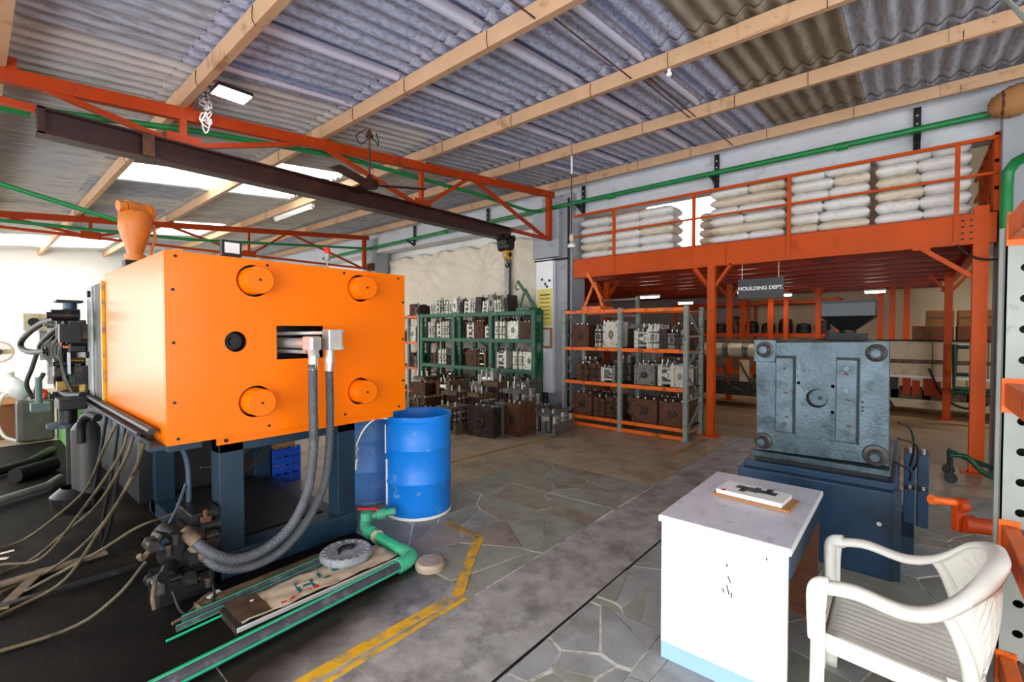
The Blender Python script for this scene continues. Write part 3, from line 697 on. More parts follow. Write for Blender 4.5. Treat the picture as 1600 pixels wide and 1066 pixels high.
stack(.34, -.52, 6, .152, 'stack at the railing corner', sack_white, (2,))
stack(2.78, 2.46, 5, .14, 'sunlit narrow stack set back by the window', sack_tan, (1,), x=8.5)
for t in sack_t.values(): drop(t)

# hanging sign
sg = T('hanging_sign', 'charcoal hanging sign reading MOULDING DEPT. under the mezzanine beam', 'sign', (7.5, 1.65, 2.09))
mk('board', G().box((7.49, 1.35, 2.095), (7.51, 1.955, 2.385)), sign_grey, sg, .003)
text('MOULDING DEPT.', .073, paper, sg, (7.487, 1.652, 2.24), (R90, 0, -R90))
for y in (1.42, 1.9): mk('hanger_wire', G().cyl((7.5, y, 2.38), (7.5, y, 2.62), .004, n=6), steel, sg)

# ================================================================ storage racks
def rack(name, label, x0, x1, ys, levels, um, bm_, deck_m, uw=.06, bh=.055, zt=None, end_brace=True, foot=True, skip_deck=()):
    t = T(name, label, 'rack', ((x0 + x1) / 2, (ys[0] + ys[-1]) / 2, 0))
    zt = zt or levels[-1] + .02
    for y in ys:
        for x in (x0, x1):
            u = mk('upright', G().csec((x, y, .008), (x, y, zt), .07, uw, .008, 1, (0, 1, 0)), um, t)
            if foot: mk('foot_plate', G().box((x - .06, y - .05, 0), (x + .06, y + .05, .01)), um, u)
    for a, b in zip(ys[:-1], ys[1:]):
        for i, z in enumerate(levels):
            for x in (x0 - .02, x1 + .02): mk('shelf_beam', G().box((x - .02, a + .03 * (1 if a < b else -1), z - bh), (x + .02, b - .03 * (1 if a < b else -1), z)), bm_, t)
            if i not in skip_deck: mk('shelf_deck', G().box((x0, a, z - .02), (x1, b, z - .002)), deck_m, t)
    if end_brace:
        for y in (ys[0], ys[-1]):
            n = 4; h = zt / n
            for k in range(n):
                p, q = (x0, x1) if k % 2 == 0 else (x1, x0)
                mk('diagonal_brace', G().beam((p, y, .1 + k * h * .95), (q, y, .1 + (k + 1) * h * .95 - .05), .012, .035, (0, 1, 0)), um, t)
                mk('cross_brace', G().beam((x0, y, .12 + k * h * .95), (x1, y, .12 + k * h * .95), .012, .03, (0, 0, 1)), um, t)
    return t
RX = 6.75
orack = rack('mould_rack', 'grey and orange two-bay shelf rack of moulds left of the mezzanine post', RX + .03, RX + .68, (4.58, 3.51, 2.46), (.065, .19, .775, 1.345, 1.965), rack_grey, orange_rack, mould_dark, skip_deck=(0,))
grack = rack('mould_rack', 'dark green three-bay shelf rack of moulds in front of the tarpaulin', 6.93, 7.12, (8.69, 7.59, 6.475, 5.37), (.22, .87, 1.46, 2.0), green_rack, green_rack, mould_tan, uw=.09, bh=.075, end_brace=False)
rack3 = rack('mould_rack', 'orange and grey shelf rack of moulds half hidden behind the orange machine', 6.93, 7.5, (10.2, 9.2, 8.8), (.2, .76, 1.36, 1.98), rack_grey, orange_rack, mould_dark)
# rear uprights of the green rack's depth
for y in (8.69, 7.59, 6.475, 5.37): mk('rear_upright', G().box((7.55, y - .05, 0), (7.6, y + .05, 2.0)), green_rack, grack)
for z in (.22, .87, 1.46, 2.0): mk('shelf_deck', G().box((7.12, 5.37, z - .03), (7.6, 8.69, z - .006)), mould_tan, grack)
mk('cross_brace', G().beam((7.6, 5.4, .3), (7.6, 7.5, 1.4), .02, .05).beam((7.6, 7.5, .3), (7.6, 5.4, 1.4), .02, .05), green_rack, grack)

def jib(name, label, m, y0, y1, ytip, x, z0, zt, slope_end):
    t = T(name, label, 'lifting frame', (x, (y0 + y1) / 2, z0))
    mk('base_frame', G().box((x - .1, min(y0, y1), z0), (x + .35, max(y0, y1), z0 + .06)), m, t)
    for y in (y0, y1): mk('leg', G().beam((x, y, z0 + .05), (x, ytip, zt - .16), .035, .035), m, t)
    mk('back_stay', G().beam((x + .3, (y0 + y1) / 2, z0 + .05), (x, ytip, zt - .16), .03, .03), m, t)
    mk('arm', G().beam((x + .02, slope_end[0], slope_end[1]), (x - .02, slope_end[2], zt), .045, .045), m, t)
    return t
jib('lifting_frame', 'orange A-shaped lifting frame standing on the orange rack', orange_rack, 4.22, 3.86, 4.03, 6.85, 1.967, 2.60, (3.9, 2.15, 4.16))
gj = jib('lifting_frame', 'dark green jib frame with hook on the green rack end', green_rack, 5.75, 5.42, 5.60, 6.95, 2.002, 2.58, (5.36, 2.06, 5.78))
mk('hook', G().tube([(6.95, 5.8, 2.55), (6.95, 5.84, 2.48), (6.95, 5.81, 2.41), (6.95, 5.76, 2.44)], .010, 6), dark_steel, gj)

# ================================================================ moulds: steel block tools, each one a thing
def make_mould(seed, kind):
    "unit block: thickness along X .. the plates; face looks to -X"
    r = random.Random(seed); t = T('mould', 'mould template', 'mould')
    pal = {'light': (mould_light, mould_light, mould_grey), 'rust': (mould_rust, mould_rust, mould_dark), 'grey': (mould_grey, mould_light, mould_dark), 'dark': (mould_dark, mould_grey, mould_dark), 'tan': (mould_tan, mould_rust, mould_dark)}[kind[0]]
    if kind[1] == 'face':                       # plates stacked in depth, the backing plate with locating ring in front
        cuts = [0, .14, .42, .5, .78, 1]
        for i in range(5):
            ins = 0 if i in (0, 4) else (.07 if i != 2 else .03)
            mk('plate', G().box((-.5 + cuts[i] + .006, -.5 + ins, 0 if i in (0, 4) else .02), (-.5 + cuts[i + 1], .5 - ins, 1 - ins * .6)), pal[0] if i in (0, 1, 3) else pal[1], t)
        mk('locating_ring', G().lathe([(.05, -.03), (.09, -.03), (.16, -.02), (.17, 0)], (-.505, 0, .5), 18, 'X'), pal[2], t)
        g = G()
        for sy in (-.38, .38):
            for sz in (.12, .88): g.cyl((-.52, sy, sz), (-.49, sy, sz), .04, n=8)
        mk('bolts', g, pal[2], t)
    elif kind[1] == 'side':                     # plates stacked across, edges seen, with gaps and pins
        n = r.choice((4, 5, 6)); w = [r.uniform(.5, 1.6) for _ in range(n)]; s = sum(w); y = -.5
        for i in range(n):
            y1 = y + w[i] / s; ins = r.choice((0, .05, .1)); h = 1 - r.choice((0, 0, .08, .16))
            mk('plate', G().box((-.5 + ins, y + .008, 0), (.5 - ins, y1 - .008, h)), pal[0] if r.random() < .7 else pal[1], t); y = y1
        for z in (.25, .7): mk('tie_bar', G().cyl((-.47, -.5, z), (-.47, .5, z), .045, n=8), pal[2], t)
        for k in range(3): mk('slot_block', G().box((-.53, -.3 + .25 * k, .35), (-.5, -.2 + .25 * k, .6)), pal[2], t)
    elif kind[1] == 'rails':                    # skeletal tool: base and top plates, rails and many rods
        mk('plate', G().box((-.5, -.5, 0), (.5, .5, .1)), pal[0], t)
        for sy in (-.46, -.1, .42): mk('rail', G().box((-.5, sy - .05, .1), (.46, sy + .05, .34 + .3 * r.random())), pal[0] if sy < 0 else pal[1], t)
        for k in range(5):
            x = -.42 + .2 * k; mk('pillar', G().box((x - .03, -.48, .3), (x + .03, -.40, .72 + .2 * r.random())), mould_grey if k % 2 else pal[1], t)
        for z in (.5, .72): mk('cross_rod', G().cyl((-.48, -.44, z), (.46, -.44, z), .03, n=8), steel, t)
        mk('core_block', G().box((-.3, -.3, .1), (.3, .3, .78)), pal[1], t)
        mk('plate', G().box((-.46, -.3, .78), (.4, .44, .88)), pal[0], t)
        for sy in (-.3, .1, .36): mk('spacer', G().cyl((-.4, sy, .1), (-.4, sy, .8), .045, n=8), pal[2], t)
    else:                                       # open frame tool: two plates held apart by pillars
        mk('plate', G().box((-.5, -.5, 0), (.5, -.3, 1)), pal[0], t); mk('plate', G().box((-.45, .28, 0), (.45, .5, .92)), pal[1], t)
        for sx in (-.36, .36):
            for sz in (.14, .8): mk('pillar', G().cyl((sx, -.3, sz), (sx, .28, sz), .07, n=10), steel, t)
        mk('core_block', G().box((-.34, -.3, .3), (.34, .02, .72)), pal[1], t)
        mk('core_insert', G().box((-.5, -.12, .4), (-.34, .1, .6)).cyl((-.42, .02, .5), (-.42, .24, .5), .08, n=10), pal[0], t)
    mk('eyebolt', G().torus((0, 0, 1.07), .07, .022, 'Y', 12, 6).cyl((0, 0, .9), (0, 0, 1.01), .03, n=8), pal[2], t)
    for sy in (-.3, .05, .33): mk('hose_nipple', G().cyl((-.3, sy, .9), (-.3, sy, 1.03 + r.uniform(0, .04)), .035, n=8), steel, t)
    return t
KINDS_ = [('light', 'face'), ('light', 'side'), ('light', 'open'), ('rust', 'face'), ('rust', 'side'), ('grey', 'face'), ('grey', 'side'), ('grey', 'open'), ('dark', 'face'), ('dark', 'side'), ('tan', 'side'), ('tan', 'open'), ('tan', 'rails'), ('grey', 'rails')]
MT = {k: make_mould(20 + i, k) for i, k in enumerate(KINDS_)}
words = {'light': 'pale steel', 'rust': 'rusty brown', 'grey': 'grey steel', 'dark': 'dark steel', 'tan': 'dusty brown'}
shape = {'face': 'plate-faced mould', 'side': 'layered mould', 'open': 'open-frame mould', 'rails': 'skeletal mould'}
num = ['first', 'second', 'third', 'fourth', 'fifth', 'sixth', 'seventh', 'eighth', 'ninth', 'tenth', 'eleventh', 'twelfth', 'thirteenth', 'fourteenth']
rm = random.Random(5)
def mould_row(items, x, z, where, group, tilt=.0, cap=99):
    "items: (kind, y centre, width in Y, height, depth); listed from left to right in the photograph"
    for i, (k, y, w, h, d) in enumerate(items):
        dup(MT[k], (x + d / 2 + rm.uniform(-.01, .02), y, z), (rm.uniform(-tilt, tilt), 0, rm.uniform(-.04, .04)), (d, w, h), f'{words[k[0]]} {shape[k[1]]}, {num[i]} from the left {where}', group)
gg = 'moulds on the orange rack'
mould_row([(('rust', 'face'), 4.30, .31, .38, .4), (('grey', 'side'), 3.94, .20, .36, .4), (('light', 'face'), 3.71, .27, .42, .38), (('light', 'open'), 3.17, .27, .30, .36), (('light', 'side'), 2.98, .16, .36, .4), (('dark', 'face'), 2.83, .12, .30, .4), (('dark', 'side'), 2.63, .26, .28, .4)], RX + .08, 1.347, 'on the orange rack, upper shelf', gg)
mould_row([(('rust', 'side'), 4.13, .46, .30, .4), (('grey', 'open'), 3.76, .28, .26, .36), (('grey', 'face'), 3.13, .34, .31, .4), (('light', 'open'), 2.79, .26, .34, .36), (('light', 'face'), 2.58, .16, .32, .38)], RX + .08, .777, 'on the orange rack, middle shelf', gg)
mould_row([(('rust', 'face'), 4.25, .36, .36, .42), (('rust', 'side'), 3.82, .44, .34, .42), (('rust', 'face'), 3.12, .42, .36, .42), (('rust', 'face'), 2.68, .40, .36, .42)], RX + .08, .192, 'on the orange rack, bottom shelf', gg)
gg = 'moulds on the green rack'
ks = [('light', 'side'), ('light', 'open'), ('grey', 'side'), ('light', 'side'), ('light', 'face'), ('dark', 'side'), ('light', 'open'), ('light', 'side'), ('dark', 'face'), ('light', 'open'), ('grey', 'face'), ('light', 'side'), ('dark', 'side')]
mould_row([(ks[i], 8.35 - i * .185, .165, rm.uniform(.24, .36), .3) for i in range(13)], 6.95, 2.002, 'on top of the green rack', gg, .12)
mould_row([(('light', 'side'), 8.42, .19, .36, .34), (('light', 'open'), 8.12, .16, .36, .34), (('light', 'side'), 7.9, .2, .36, .34), (('light', 'open'), 7.12, .24, .33, .34), (('rust', 'face'), 6.88, .28, .36, .34), (('light', 'open'), 6.62, .16, .28, .3), (('light', 'side'), 6.26, .26, .34, .34), (('light', 'face'), 5.93, .27, .34, .34), (('rust', 'face'), 5.57, .28, .33, .34)], 6.95, 1.462, 'on the green rack, upper shelf', gg)
mould_row([(('tan', 'side'), 8.3, .24, .26, .34), (('light', 'side'), 8.02, .24, .32, .34), (('rust', 'side'), 7.78, .2, .22, .34), (('rust', 'face'), 7.1, .32, .34, .34), (('tan', 'open'), 6.78, .26, .34, .34), (('light', 'open'), 6.24, .28, .34, .34), (('light', 'side'), 5.78, .3, .34, .34), (('light', 'face'), 5.52, .22, .34, .34)], 6.95, .872, 'on the green rack, middle shelf', gg)
mould_row([(('tan', 'side'), 8.3, .3, .3, .34), (('tan', 'open'), 7.2, .3, .34, .34), (('dark', 'side'), 6.8, .3, .3, .34), (('tan', 'side'), 6.0, .4, .3, .34)], 6.95, .222, 'on the green rack, bottom shelf', gg)
gg = 'moulds in the back rows of the racks'
bk_ = [('tan', 'side'), ('dark', 'side'), ('dark', 'face'), ('tan', 'open'), ('rust', 'side'), ('dark', 'face'), ('tan', 'rails'), ('dark', 'side'), ('rust', 'face'), ('dark', 'side')]
for z, nm in ((1.462, 'upper'), (.872, 'middle'), (.222, 'bottom')):
    mould_row([(bk_[(i + int(z * 10)) % 10], 8.5 - i * .335, .30, rm.uniform(.30, .50), .24) for i in range(10)], 7.31, z, f'in back row, green rack {nm} shelf', gg)
for z, nm in ((1.347, 'upper'), (.777, 'middle'), (.192, 'bottom')):
    mould_row([(bk_[(i + int(z * 10)) % 10], y, .32, rm.uniform(.26, .44), .17) for i, y in enumerate((4.36, 3.98, 3.7, 3.24, 2.92, 2.66))], 7.25, z, f'in back row, orange rack {nm} shelf', gg)
gg = 'moulds on the half hidden rack'
mould_row([(('rust', 'face'), 9.1, .24, .28, .34), (('dark', 'side'), 8.9, .14, .24, .34)], 6.95, 1.982, 'on top of the half hidden rack', gg)
mould_row([(('dark', 'side'), 9.38, .2, .3, .34), (('light', 'face'), 9.08, .24, .36, .34)], 6.95, 1.362, 'on the half hidden rack, upper shelf', gg)
mould_row([(('rust', 'face'), 9.15, .22, .33, .34), (('dark', 'side'), 8.93, .18, .3, .34)], 6.95, .762, 'on the half hidden rack, middle shelf', gg)
gg = 'moulds standing on the floor'
def floor_mould(k, x, y, z, size, rot, lab): dup(MT[k], (x, y, z), (0, 0, rot), size, lab, gg)
floor_mould(('dark', 'face'), 5.35, 4.98, 0, (.62, .50, .46), .1, 'large dark plate-faced mould on the floor before the green rack')
floor_mould(('tan', 'rails'), 5.15, 5.6, 0, (.5, .5, .46), .0, 'dusty brown skeletal mould on the floor nearest the blue drum')
floor_mould(('rust', 'face'), 5.60, 4.62, 0, (.36, .34, .5), -.08, 'rusty square mould on the floor, left of the grey skeletal tools')
floor_mould(('grey', 'rails'), 6.12, 4.40, 0, (.66, .52, .36), .1, 'low grey skeletal mould on the floor before the column')
floor_mould(('grey', 'open'), 6.62, 4.92, 0, (.4, .5, .34), -.1, 'grey open-frame mould lying against the orange rack foot')
floor_mould(('grey', 'rails'), 6.15, 5.05, .0, (.5, .5, .72), 0, 'tall grey skeletal mould in the middle of the floor pile')
floor_mould(('tan', 'rails'), 6.25, 5.65, 0, (.5, .5, .80), .05, 'tall dusty skeletal mould in the floor pile before the green rack')
floor_mould(('grey', 'open'), 6.72, 5.42, .0, (.36, .5, .72), .0, 'tall grey open-frame mould at the foot of the white column board')
floor_mould(('tan', 'rails'), 5.72, 6.15, 0, (.5, .5, .62), .1, 'dusty skeletal mould in the left half of the floor pile')
floor_mould(('tan', 'open'), 6.1, 6.75, 0, (.46, .46, .68), -.1, 'dusty open-frame mould behind the blue drum in the floor pile')
floor_mould(('rust', 'face'), 6.0, 7.4, 0, (.5, .42, .6), .1, 'rusty plate-faced mould at the left end of the floor pile')
floor_mould(('tan', 'side'), 5.55, 6.85, 0, (.46, .46, .40), .0, 'low dusty layered mould just above the drum rim')
floor_mould(('light', 'open'), 6.6, 6.2, 0, (.36, .36, .84), .2, 'pale open-frame mould rising from the floor pile')
floor_mould(('tan', 'rails'), 6.5, 7.95, 0, (.5, .5, .72), .0, 'dusty skeletal mould beside the orange machine corner')
floor_mould(('dark', 'side'), 5.22, 6.2, 0, (.36, .36, .32), .2, 'low dark layered mould at the front of the floor pile')
floor_mould(('tan', 'rails'), 5.6, 5.45, 0, (.36, .4, .66), -.1, 'dusty skeletal mould behind the large dark floor mould')
floor_mould(('grey', 'side'), 6.65, 6.75, 0, (.36, .5, .6), .0, 'grey layered mould under the middle bay of the green rack')
floor_mould(('rust', 'side'), 6.62, 7.3, 0, (.36, .46, .66), .0, 'rusty layered mould under the left bay of the green rack')
for t in MT.values(): drop(t)
sh = T('plastic_sheet', 'crumpled pale blue plastic sheets under the bottom shelf of the orange rack', 'plastic sheet', (6.9, 3.2, 0))
for y0, y1 in ((4.0, 3.65), (3.3, 2.9)):
    rows = [[(6.86 + .25 * j / 8, y0 + (y1 - y0) * i / 12, .02 + .02 * abs(math.sin(i * 1.3 + j * 1.9))) for j in range(9)] for i in range(13)]
    mk('sheet', G().grid(rows), pale_blue, sh)

# ================================================================ the orange injection moulding machine
im = T('moulding_machine', 'big orange injection moulding machine with hoses on a navy frame', 'machine', (1.5, 4.2, 0))
X0, X1, Y0, Y1, Z0, Z1 = .735, 2.405, 3.25, 5.02, .95, 2.085
knobs = [(1.215, 1.945), (1.985, 1.95), (1.22, 1.157), (1.98, 1.15)]
fp = mk('front_panel', holed([(X0, Z0), (X1, Z0), (X1, Z1), (X0, Z1)],
    [circle(a, b, .104, 32) for a, b in knobs] + [circle(1.106, 1.551, .066, 24), [(1.355, 1.425), (1.69, 1.425), (1.69, 1.655), (1.355, 1.655)]], .02, lambda a, b, c: (a, Y0 + c, b)), orange_machine, im)
g = G()
for a in (.79, 1.3, 1.85, 2.34):
    for b in (.985, 2.055): g.cyl((a, Y0 + .001, b), (a, Y0 - .006, b), .009, n=10)
for a in (.775, 2.385):
    for b in (1.2, 1.55, 1.86): g.cyl((a, Y0 + .001, b), (a, Y0 - .006, b), .009, n=10)
mk('panel_screws', g, black_iron, fp)
mk('side_panel', G().box((X0, Y0 + .021, Z0), (X0 + .02, Y1, Z1)), orange_machine, im, .006)
mk('side_panel', G().box((X1 - .02, Y0 + .021, Z0), (X1, Y1, Z1)), orange_machine, im, .006)
mk('top_panel', G().box((X0 + .02, Y0 + .021, Z1 - .02), (X1 - .02, Y1, Z1)), orange_machine, im)
mk('lower_skirt', G().box((1.0, Y0 + .03, .90), (X1 - .1, Y0 + .045, .952)), orange_machine, im)
mk('skirt_screws', G().cyl((1.05, Y0 + .03, .925), (1.05, Y0 + .02, .925), .012, n=10), black_iron, im)
mk('inner_block', G().box((.85, 3.55, 1.0), (2.3, 4.9, 2.02)), dark_steel, im)
for a, b in knobs:
    k = mk('tie_bar_cap', G().lathe([(.0, -.105), (.083, -.105), (.088, -.099), (.088, .25)], (a, Y0, b), 36, 'Y'), orange_machine, im)
    mk('cap_screw', G().cyl((a, Y0 - .104, b), (a, Y0 - .109, b), .008, n=10), black_iron, k)
    mk('chrome_collar', G().lathe([(.0885, .0), (.096, .0), (.096, .05), (.0885, .05)], (a, Y0 + .05, b), 32, 'Y'), dark_steel, k)
eb = mk('ejector_bolt', G().cyl((1.106, Y0 + .22, 1.551), (1.106, Y0 + .06, 1.551), .055, n=20).cyl((1.106, Y0 + .06, 1.551), (1.106, Y0 + .03, 1.551), .03, n=6), black_iron, im)
# hydraulic fittings coming out of the hatch
mk('cylinder_rod', G().cyl((1.40, 3.5, 1.60), (1.66, 3.12, 1.605), .014, n=12).cyl((1.42, 3.5, 1.535), (1.50, 3.1, 1.535), .035, n=16).cyl((1.42, 3.5, 1.475), (1.52, 3.16, 1.475), .014, n=12), steel, im)
f1 = mk('elbow_fitting', G().obox((1.50, 3.05, 1.535), (.085, .10, .095), (0, 0, .2)).cyl((1.50, 3.04, 1.50), (1.49, 3.0, 1.44), .036, n=16).cyl((1.485, 3.0, 1.455), (1.48, 3.0, 1.36), .030, n=12), steel, im, .012)
f2 = mk('valve_block', G().box((1.605, 3.02, 1.485), (1.71, 3.12, 1.63)).cyl((1.63, 3.06, 1.49), (1.625, 3.06, 1.34), .030, n=12).cyl((1.628, 3.06, 1.44), (1.627, 3.06, 1.40), .038, n=6), steel, im, .008)
for z in (1.50, 1.615):
    mk('bolt', G().cyl((1.71, 3.04, z), (1.725, 3.04, z), .012, n=8), steel, f2)
mk('hydraulic_hose', G().tube([(1.48, 3.0, 1.40), (1.48, 3.0, 1.1), (1.48, 3.0, 0.84), (1.44, 3.0, 0.57), (1.33, 3.0, 0.37), (1.17, 3.0, 0.275), (1.01, 3.0, 0.27), (0.89, 3.02, 0.34), (0.81, 3.1, 0.43)], .030, 14), grey_hose, im)
mk('hydraulic_hose', G().tube([(1.625, 3.06, 1.36), (1.63, 3.06, 1.07), (1.62, 3.06, 0.8), (1.58, 3.06, 0.55), (1.46, 3.06, 0.34), (1.29, 3.06, 0.2), (1.1, 3.06, 0.17), (0.94, 3.06, 0.23), (0.86, 3.12, 0.32)], .027, 14), grey_hose, im)
mk('hose_ferrule', G().cyl((.83, 3.08, .41), (.78, 3.14, .48), .036, n=14).cyl((.88, 3.1, .30), (.83, 3.16, .37), .033, n=14), mould_tan, im)
# beacon and lamp on top
bc = mk('warning_beacon', G().cyl((1.80, 3.4, 2.085), (1.80, 3.4, 2.16), .008, n=8).cyl((1.80, 3.4, 2.16), (1.80, 3.4, 2.21), .022, n=14), grey_steel, im)
mk('red_lens', G().lathe([(.022, 2.21), (.023, 2.24), (.012, 2.262), (0, 2.265)], (1.80, 3.4, 0), 16), red_plastic, bc)
wl = mk('work_light', G().box((1.10, 3.46, 2.12), (1.22, 3.50, 2.225)).cyl((1.16, 3.48, 2.085), (1.16, 3.48, 2.12), .01, n=8), black_iron, im)
mk('work_light_lens', G().box((1.115, 3.455, 2.14), (1.205, 3.46, 2.21)), paper, wl)
mk('roof_frame', G().box((.80, 3.3, 2.085), (.84, 3.36, 2.10)).box((1.0, 3.9, 2.085), (2.2, 4.5, 2.12)), orange_machine, im)
# frame
for x, y in ((1.04, 3.38), (1.86, 3.38), (1.04, 5.0), (1.86, 5.0)):
    mk('leg', G().box((x, y, .0), (x + .15, y + .15, .91)), navy, im, .006)
mk('base_beam', G().box((1.04, 3.36, 0), (2.01, 3.54, .17)), navy, im, .006)
mk('base_beam', G().box((1.04, 3.54, 0), (1.2, 5.2, .12)), navy, im); mk('base_beam', G().box((1.85, 3.54, 0), (2.01, 5.2, .12)), navy, im)
mk('top_beam', G().box((1.04, 3.38, .82), (2.01, 3.52, .92)), navy, im, .006)
mk('top_beam', G().box((.80, 3.5, .86), (.98, 8.1, .96)), navy, im); mk('top_beam', G().box((1.85, 3.5, .86), (2.05, 8.1, .96)), navy, im)
mk('oil_tray', G().box((1.2, 3.6, .10), (1.85, 5.0, .16)), black_iron, im)
mk('rear_body', G().box((.95, 5.1, .1), (2.0, 8.1, .9)), black_iron, im)
# platens behind the guard, and guide bars
for y0, y1, m in ((5.12, 5.34, rubber), (5.34, 5.46, dark_steel), (5.56, 5.80, grey_steel)):
    mk('platen', G().box((.72, y0, .95), (2.35, y1, 2.02)), m, im, .008)
for y, z in ((5.62, 1.95), (5.74, 1.4), (5.74, 1.05)): mk('platen_bolt', G().cyl((.72, y, z), (.70, y, z), .03, n=10), dark_steel, im)
mk('yellow_edge', G().box((.715, 5.03, .97), (.735, 5.09, 2.03)), yellow_paint, im)
mk('rail_channel', G().box((.66, 3.29, .925), (.735, 5.0, .95)).box((.66, 3.29, .95), (.668, 5.0, .985)), navy, im)
for z, x, r in ((1.03, .69, .021), (.975, .70, .014), (1.0, .655, .012)):
    mk('guide_pipe', G().cyl((x, 3.36 if r > .02 else 3.5, z), (x, 5.7, z), r, n=12), dark_steel if r > .02 else black_iron, im)
mk('pipe_elbow', G().tube([(.62, 4.6, .97), (.58, 4.72, .98), (.55, 4.8, .9), (.55, 4.82, .76)], .03, 10), black_iron, im)
# barrel, carriage and hopper
mk('injection_carriage', G().box((.9, 5.9, .98), (2.1, 7.8, 1.3)), dark_steel, im)
mk('barrel', G().cyl((1.5, 5.8, 1.5), (1.5, 7.8, 1.5), .18, n=20), dark_steel, im)
mk('motor_block', G().box((.9, 7.4, 1.0), (2.0, 8.1, 1.7)), dark_steel, im)
hop_m = mat('dull_orange_paint', (206, 116, 40), .45, var=.12, scale=8)
hp = mk('hopper', G().lathe([(.0, 2.60), (.10, 2.60), (.108, 2.58), (.112, 2.47), (.10, 2.42), (.055, 2.27), (.05, 2.24), (.05, 2.2)], (.915, 4.9, 0), 24), hop_m, im)
mk('hopper_base', G().box((.82, 4.8, 2.085), (1.03, 5.0, 2.14)).box((.84, 4.84, 2.14), (1.0, 4.97, 2.2)), black_iron, hp)
mk('hopper_neck', G().cyl((.915, 4.9, 2.2), (.915, 4.9, 2.25), .075, n=8), hop_m, hp)
mk('hopper_motor', G().cyl((.85, 4.86, 2.63), (.99, 4.94, 2.63), .055, n=16).cyl((.80, 4.85, 2.625), (.85, 4.86, 2.63), .045, n=14).cyl((.98, 4.93, 2.61), (1.01, 4.95, 2.61), .085, n=18), hop_m, hp)
mk('hopper_handle', G().tube([(1.04, 4.9, 2.52), (1.05, 4.9, 2.40), (1.02, 4.9, 2.3), (1.03, 4.9, 2.2)], .012, 6), hop_m, hp)
# valve gear and hoses on the far side
vs_ = mk('solenoid_valve', G().box((.56, 5.84, 1.72), (.68, 6.02, 1.82)), blue_paint, im, .01)
mk('valve_cap', G().cyl((.62, 5.93, 1.82), (.62, 5.93, 1.88), .05, n=14), blue_paint, vs_); mk('valve_plate', G().box((.52, 5.82, 1.88), (.70, 6.04, 1.90)), black_iron, vs_)
mk('valve_manifold', G().box((.60, 5.84, 1.42), (.72, 6.10, 1.72)), dark_steel, im, .01)
brass = mat('dull_brass', (150, 120, 60), .4, .6, var=.2, scale=10)
rv = random.Random(9)
for k in range(26):
    y, z, x = rv.uniform(5.82, 6.5), rv.uniform(.95, 1.78), rv.uniform(.56, .76); s_ = rv.uniform(.03, .075); m_ = rv.choice((dark_steel, black_iron, black_iron, mould_grey, brass, mould_dark))
    if k % 3 == 0: g = G().box((x - s_, y - s_, z - s_), (x + s_, y + s_, z + s_ * 1.4))
    elif k % 3 == 1: g = G().cyl((x - s_ * 1.5, y, z), (x + s_, y, z), s_ * .7, n=12).cyl((x - s_ * 1.9, y, z), (x - s_ * 1.5, y, z), s_ * .45, n=6)
    else: g = G().cyl((x, y, z - s_ * 1.6), (x, y, z + s_ * 1.6), s_ * .6, n=12).cyl((x, y, z + s_ * 1.6), (x, y, z + s_ * 2), s_ * .8, n=6)
    mk('valve_fitting', g, m_, im)
for k in range(9):
    y = 5.85 + .07 * k; mk('control_line', G().tube([(.62, y, 1.7 - .05 * (k % 3)), (.56 - .01 * k, y + .12, 1.45), (.58, y + .05, 1.2), (.64, y - .02, 1.0)], .008 + .003 * (k % 3), 6), (rubber, beige_hose, rubber)[k % 3], im)
mk('tag_plate', G().box((.575, 6.06, 1.28), (.585, 6.16, 1.52)), paper, im); mk('tag_plate', G().box((.60, 5.86, 1.22), (.61, 6.0, 1.42)), mat('pale_grey_tag', (186, 190, 196), .5), im)
for pts, r in (([(.6, 5.9, 1.73), (.5, 6.8, 1.70), (.42, 8.0, 1.52), (.42, 8.0, 1.40), (.5, 6.9, 1.40), (.62, 5.9, 1.55)], .030), ([(.6, 5.9, 1.70), (.56, 6.5, 1.62), (.5, 7.0, 1.46), (.52, 6.8, 1.38), (.62, 6.0, 1.46)], .030), ([(.6, 5.95, 1.60), (.56, 6.1, 1.3), (.56, 6.25, 1.1), (.6, 6.0, 1.02), (.66, 5.6, 1.04)], .034), ([(.62, 6.0, 1.55), (.6, 6.1, 1.3), (.6, 6.2, 1.1), (.66, 5.8, 1.0)], .022), ([(.64, 6.2, 1.5), (.6, 6.4, 1.2), (.6, 6.5, .9), (.66, 6.3, .6)], .022)):
    mk('valve_hose', G().tube(pts, r, 10), rubber, im)
mk('orange_hose', G().tube([(.64, 5.86, 1.54), (.58, 5.92, 1.58), (.56, 5.98, 1.53), (.58, 5.96, 1.47), (.66, 5.88, 1.48)], .012, 8), orange_rack, im)
# vertical accumulator, filter and motor bell under the rails
mk('accumulator', G().cyl((.60, 5.0, .30), (.60, 5.0, .84), .09, n=18).lathe([(.09, .84), (.06, .89), (.03, .9), (.03, .96)], (.60, 5.0, 0), 18), mat('dark_grey_cylinder', (74, 72, 70), .4, .3, var=.2), im)
mk('filter_bowl', G().lathe([(.0, .30), (.12, .30), (.16, .36), (.165, .44), (.10, .5)], (.55, 5.05, -.12), 20), dark_steel, im)
mk('flange', G().cyl((.55, 5.5, .80), (.55, 5.5, .83), .14, n=22), navy, im); mk('flange_neck', G().cyl((.55, 5.5, .83), (.55, 5.5, .95), .06, n=14), dark_steel, im); mk('pump_head', G().box((.48, 5.36, .95), (.66, 5.66, 1.04)), black_iron, im, .01)
mk('stand_pipe', G().cyl((.60, 5.5, .1), (.60, 5.5, .80), .07, n=14), dark_steel, im)
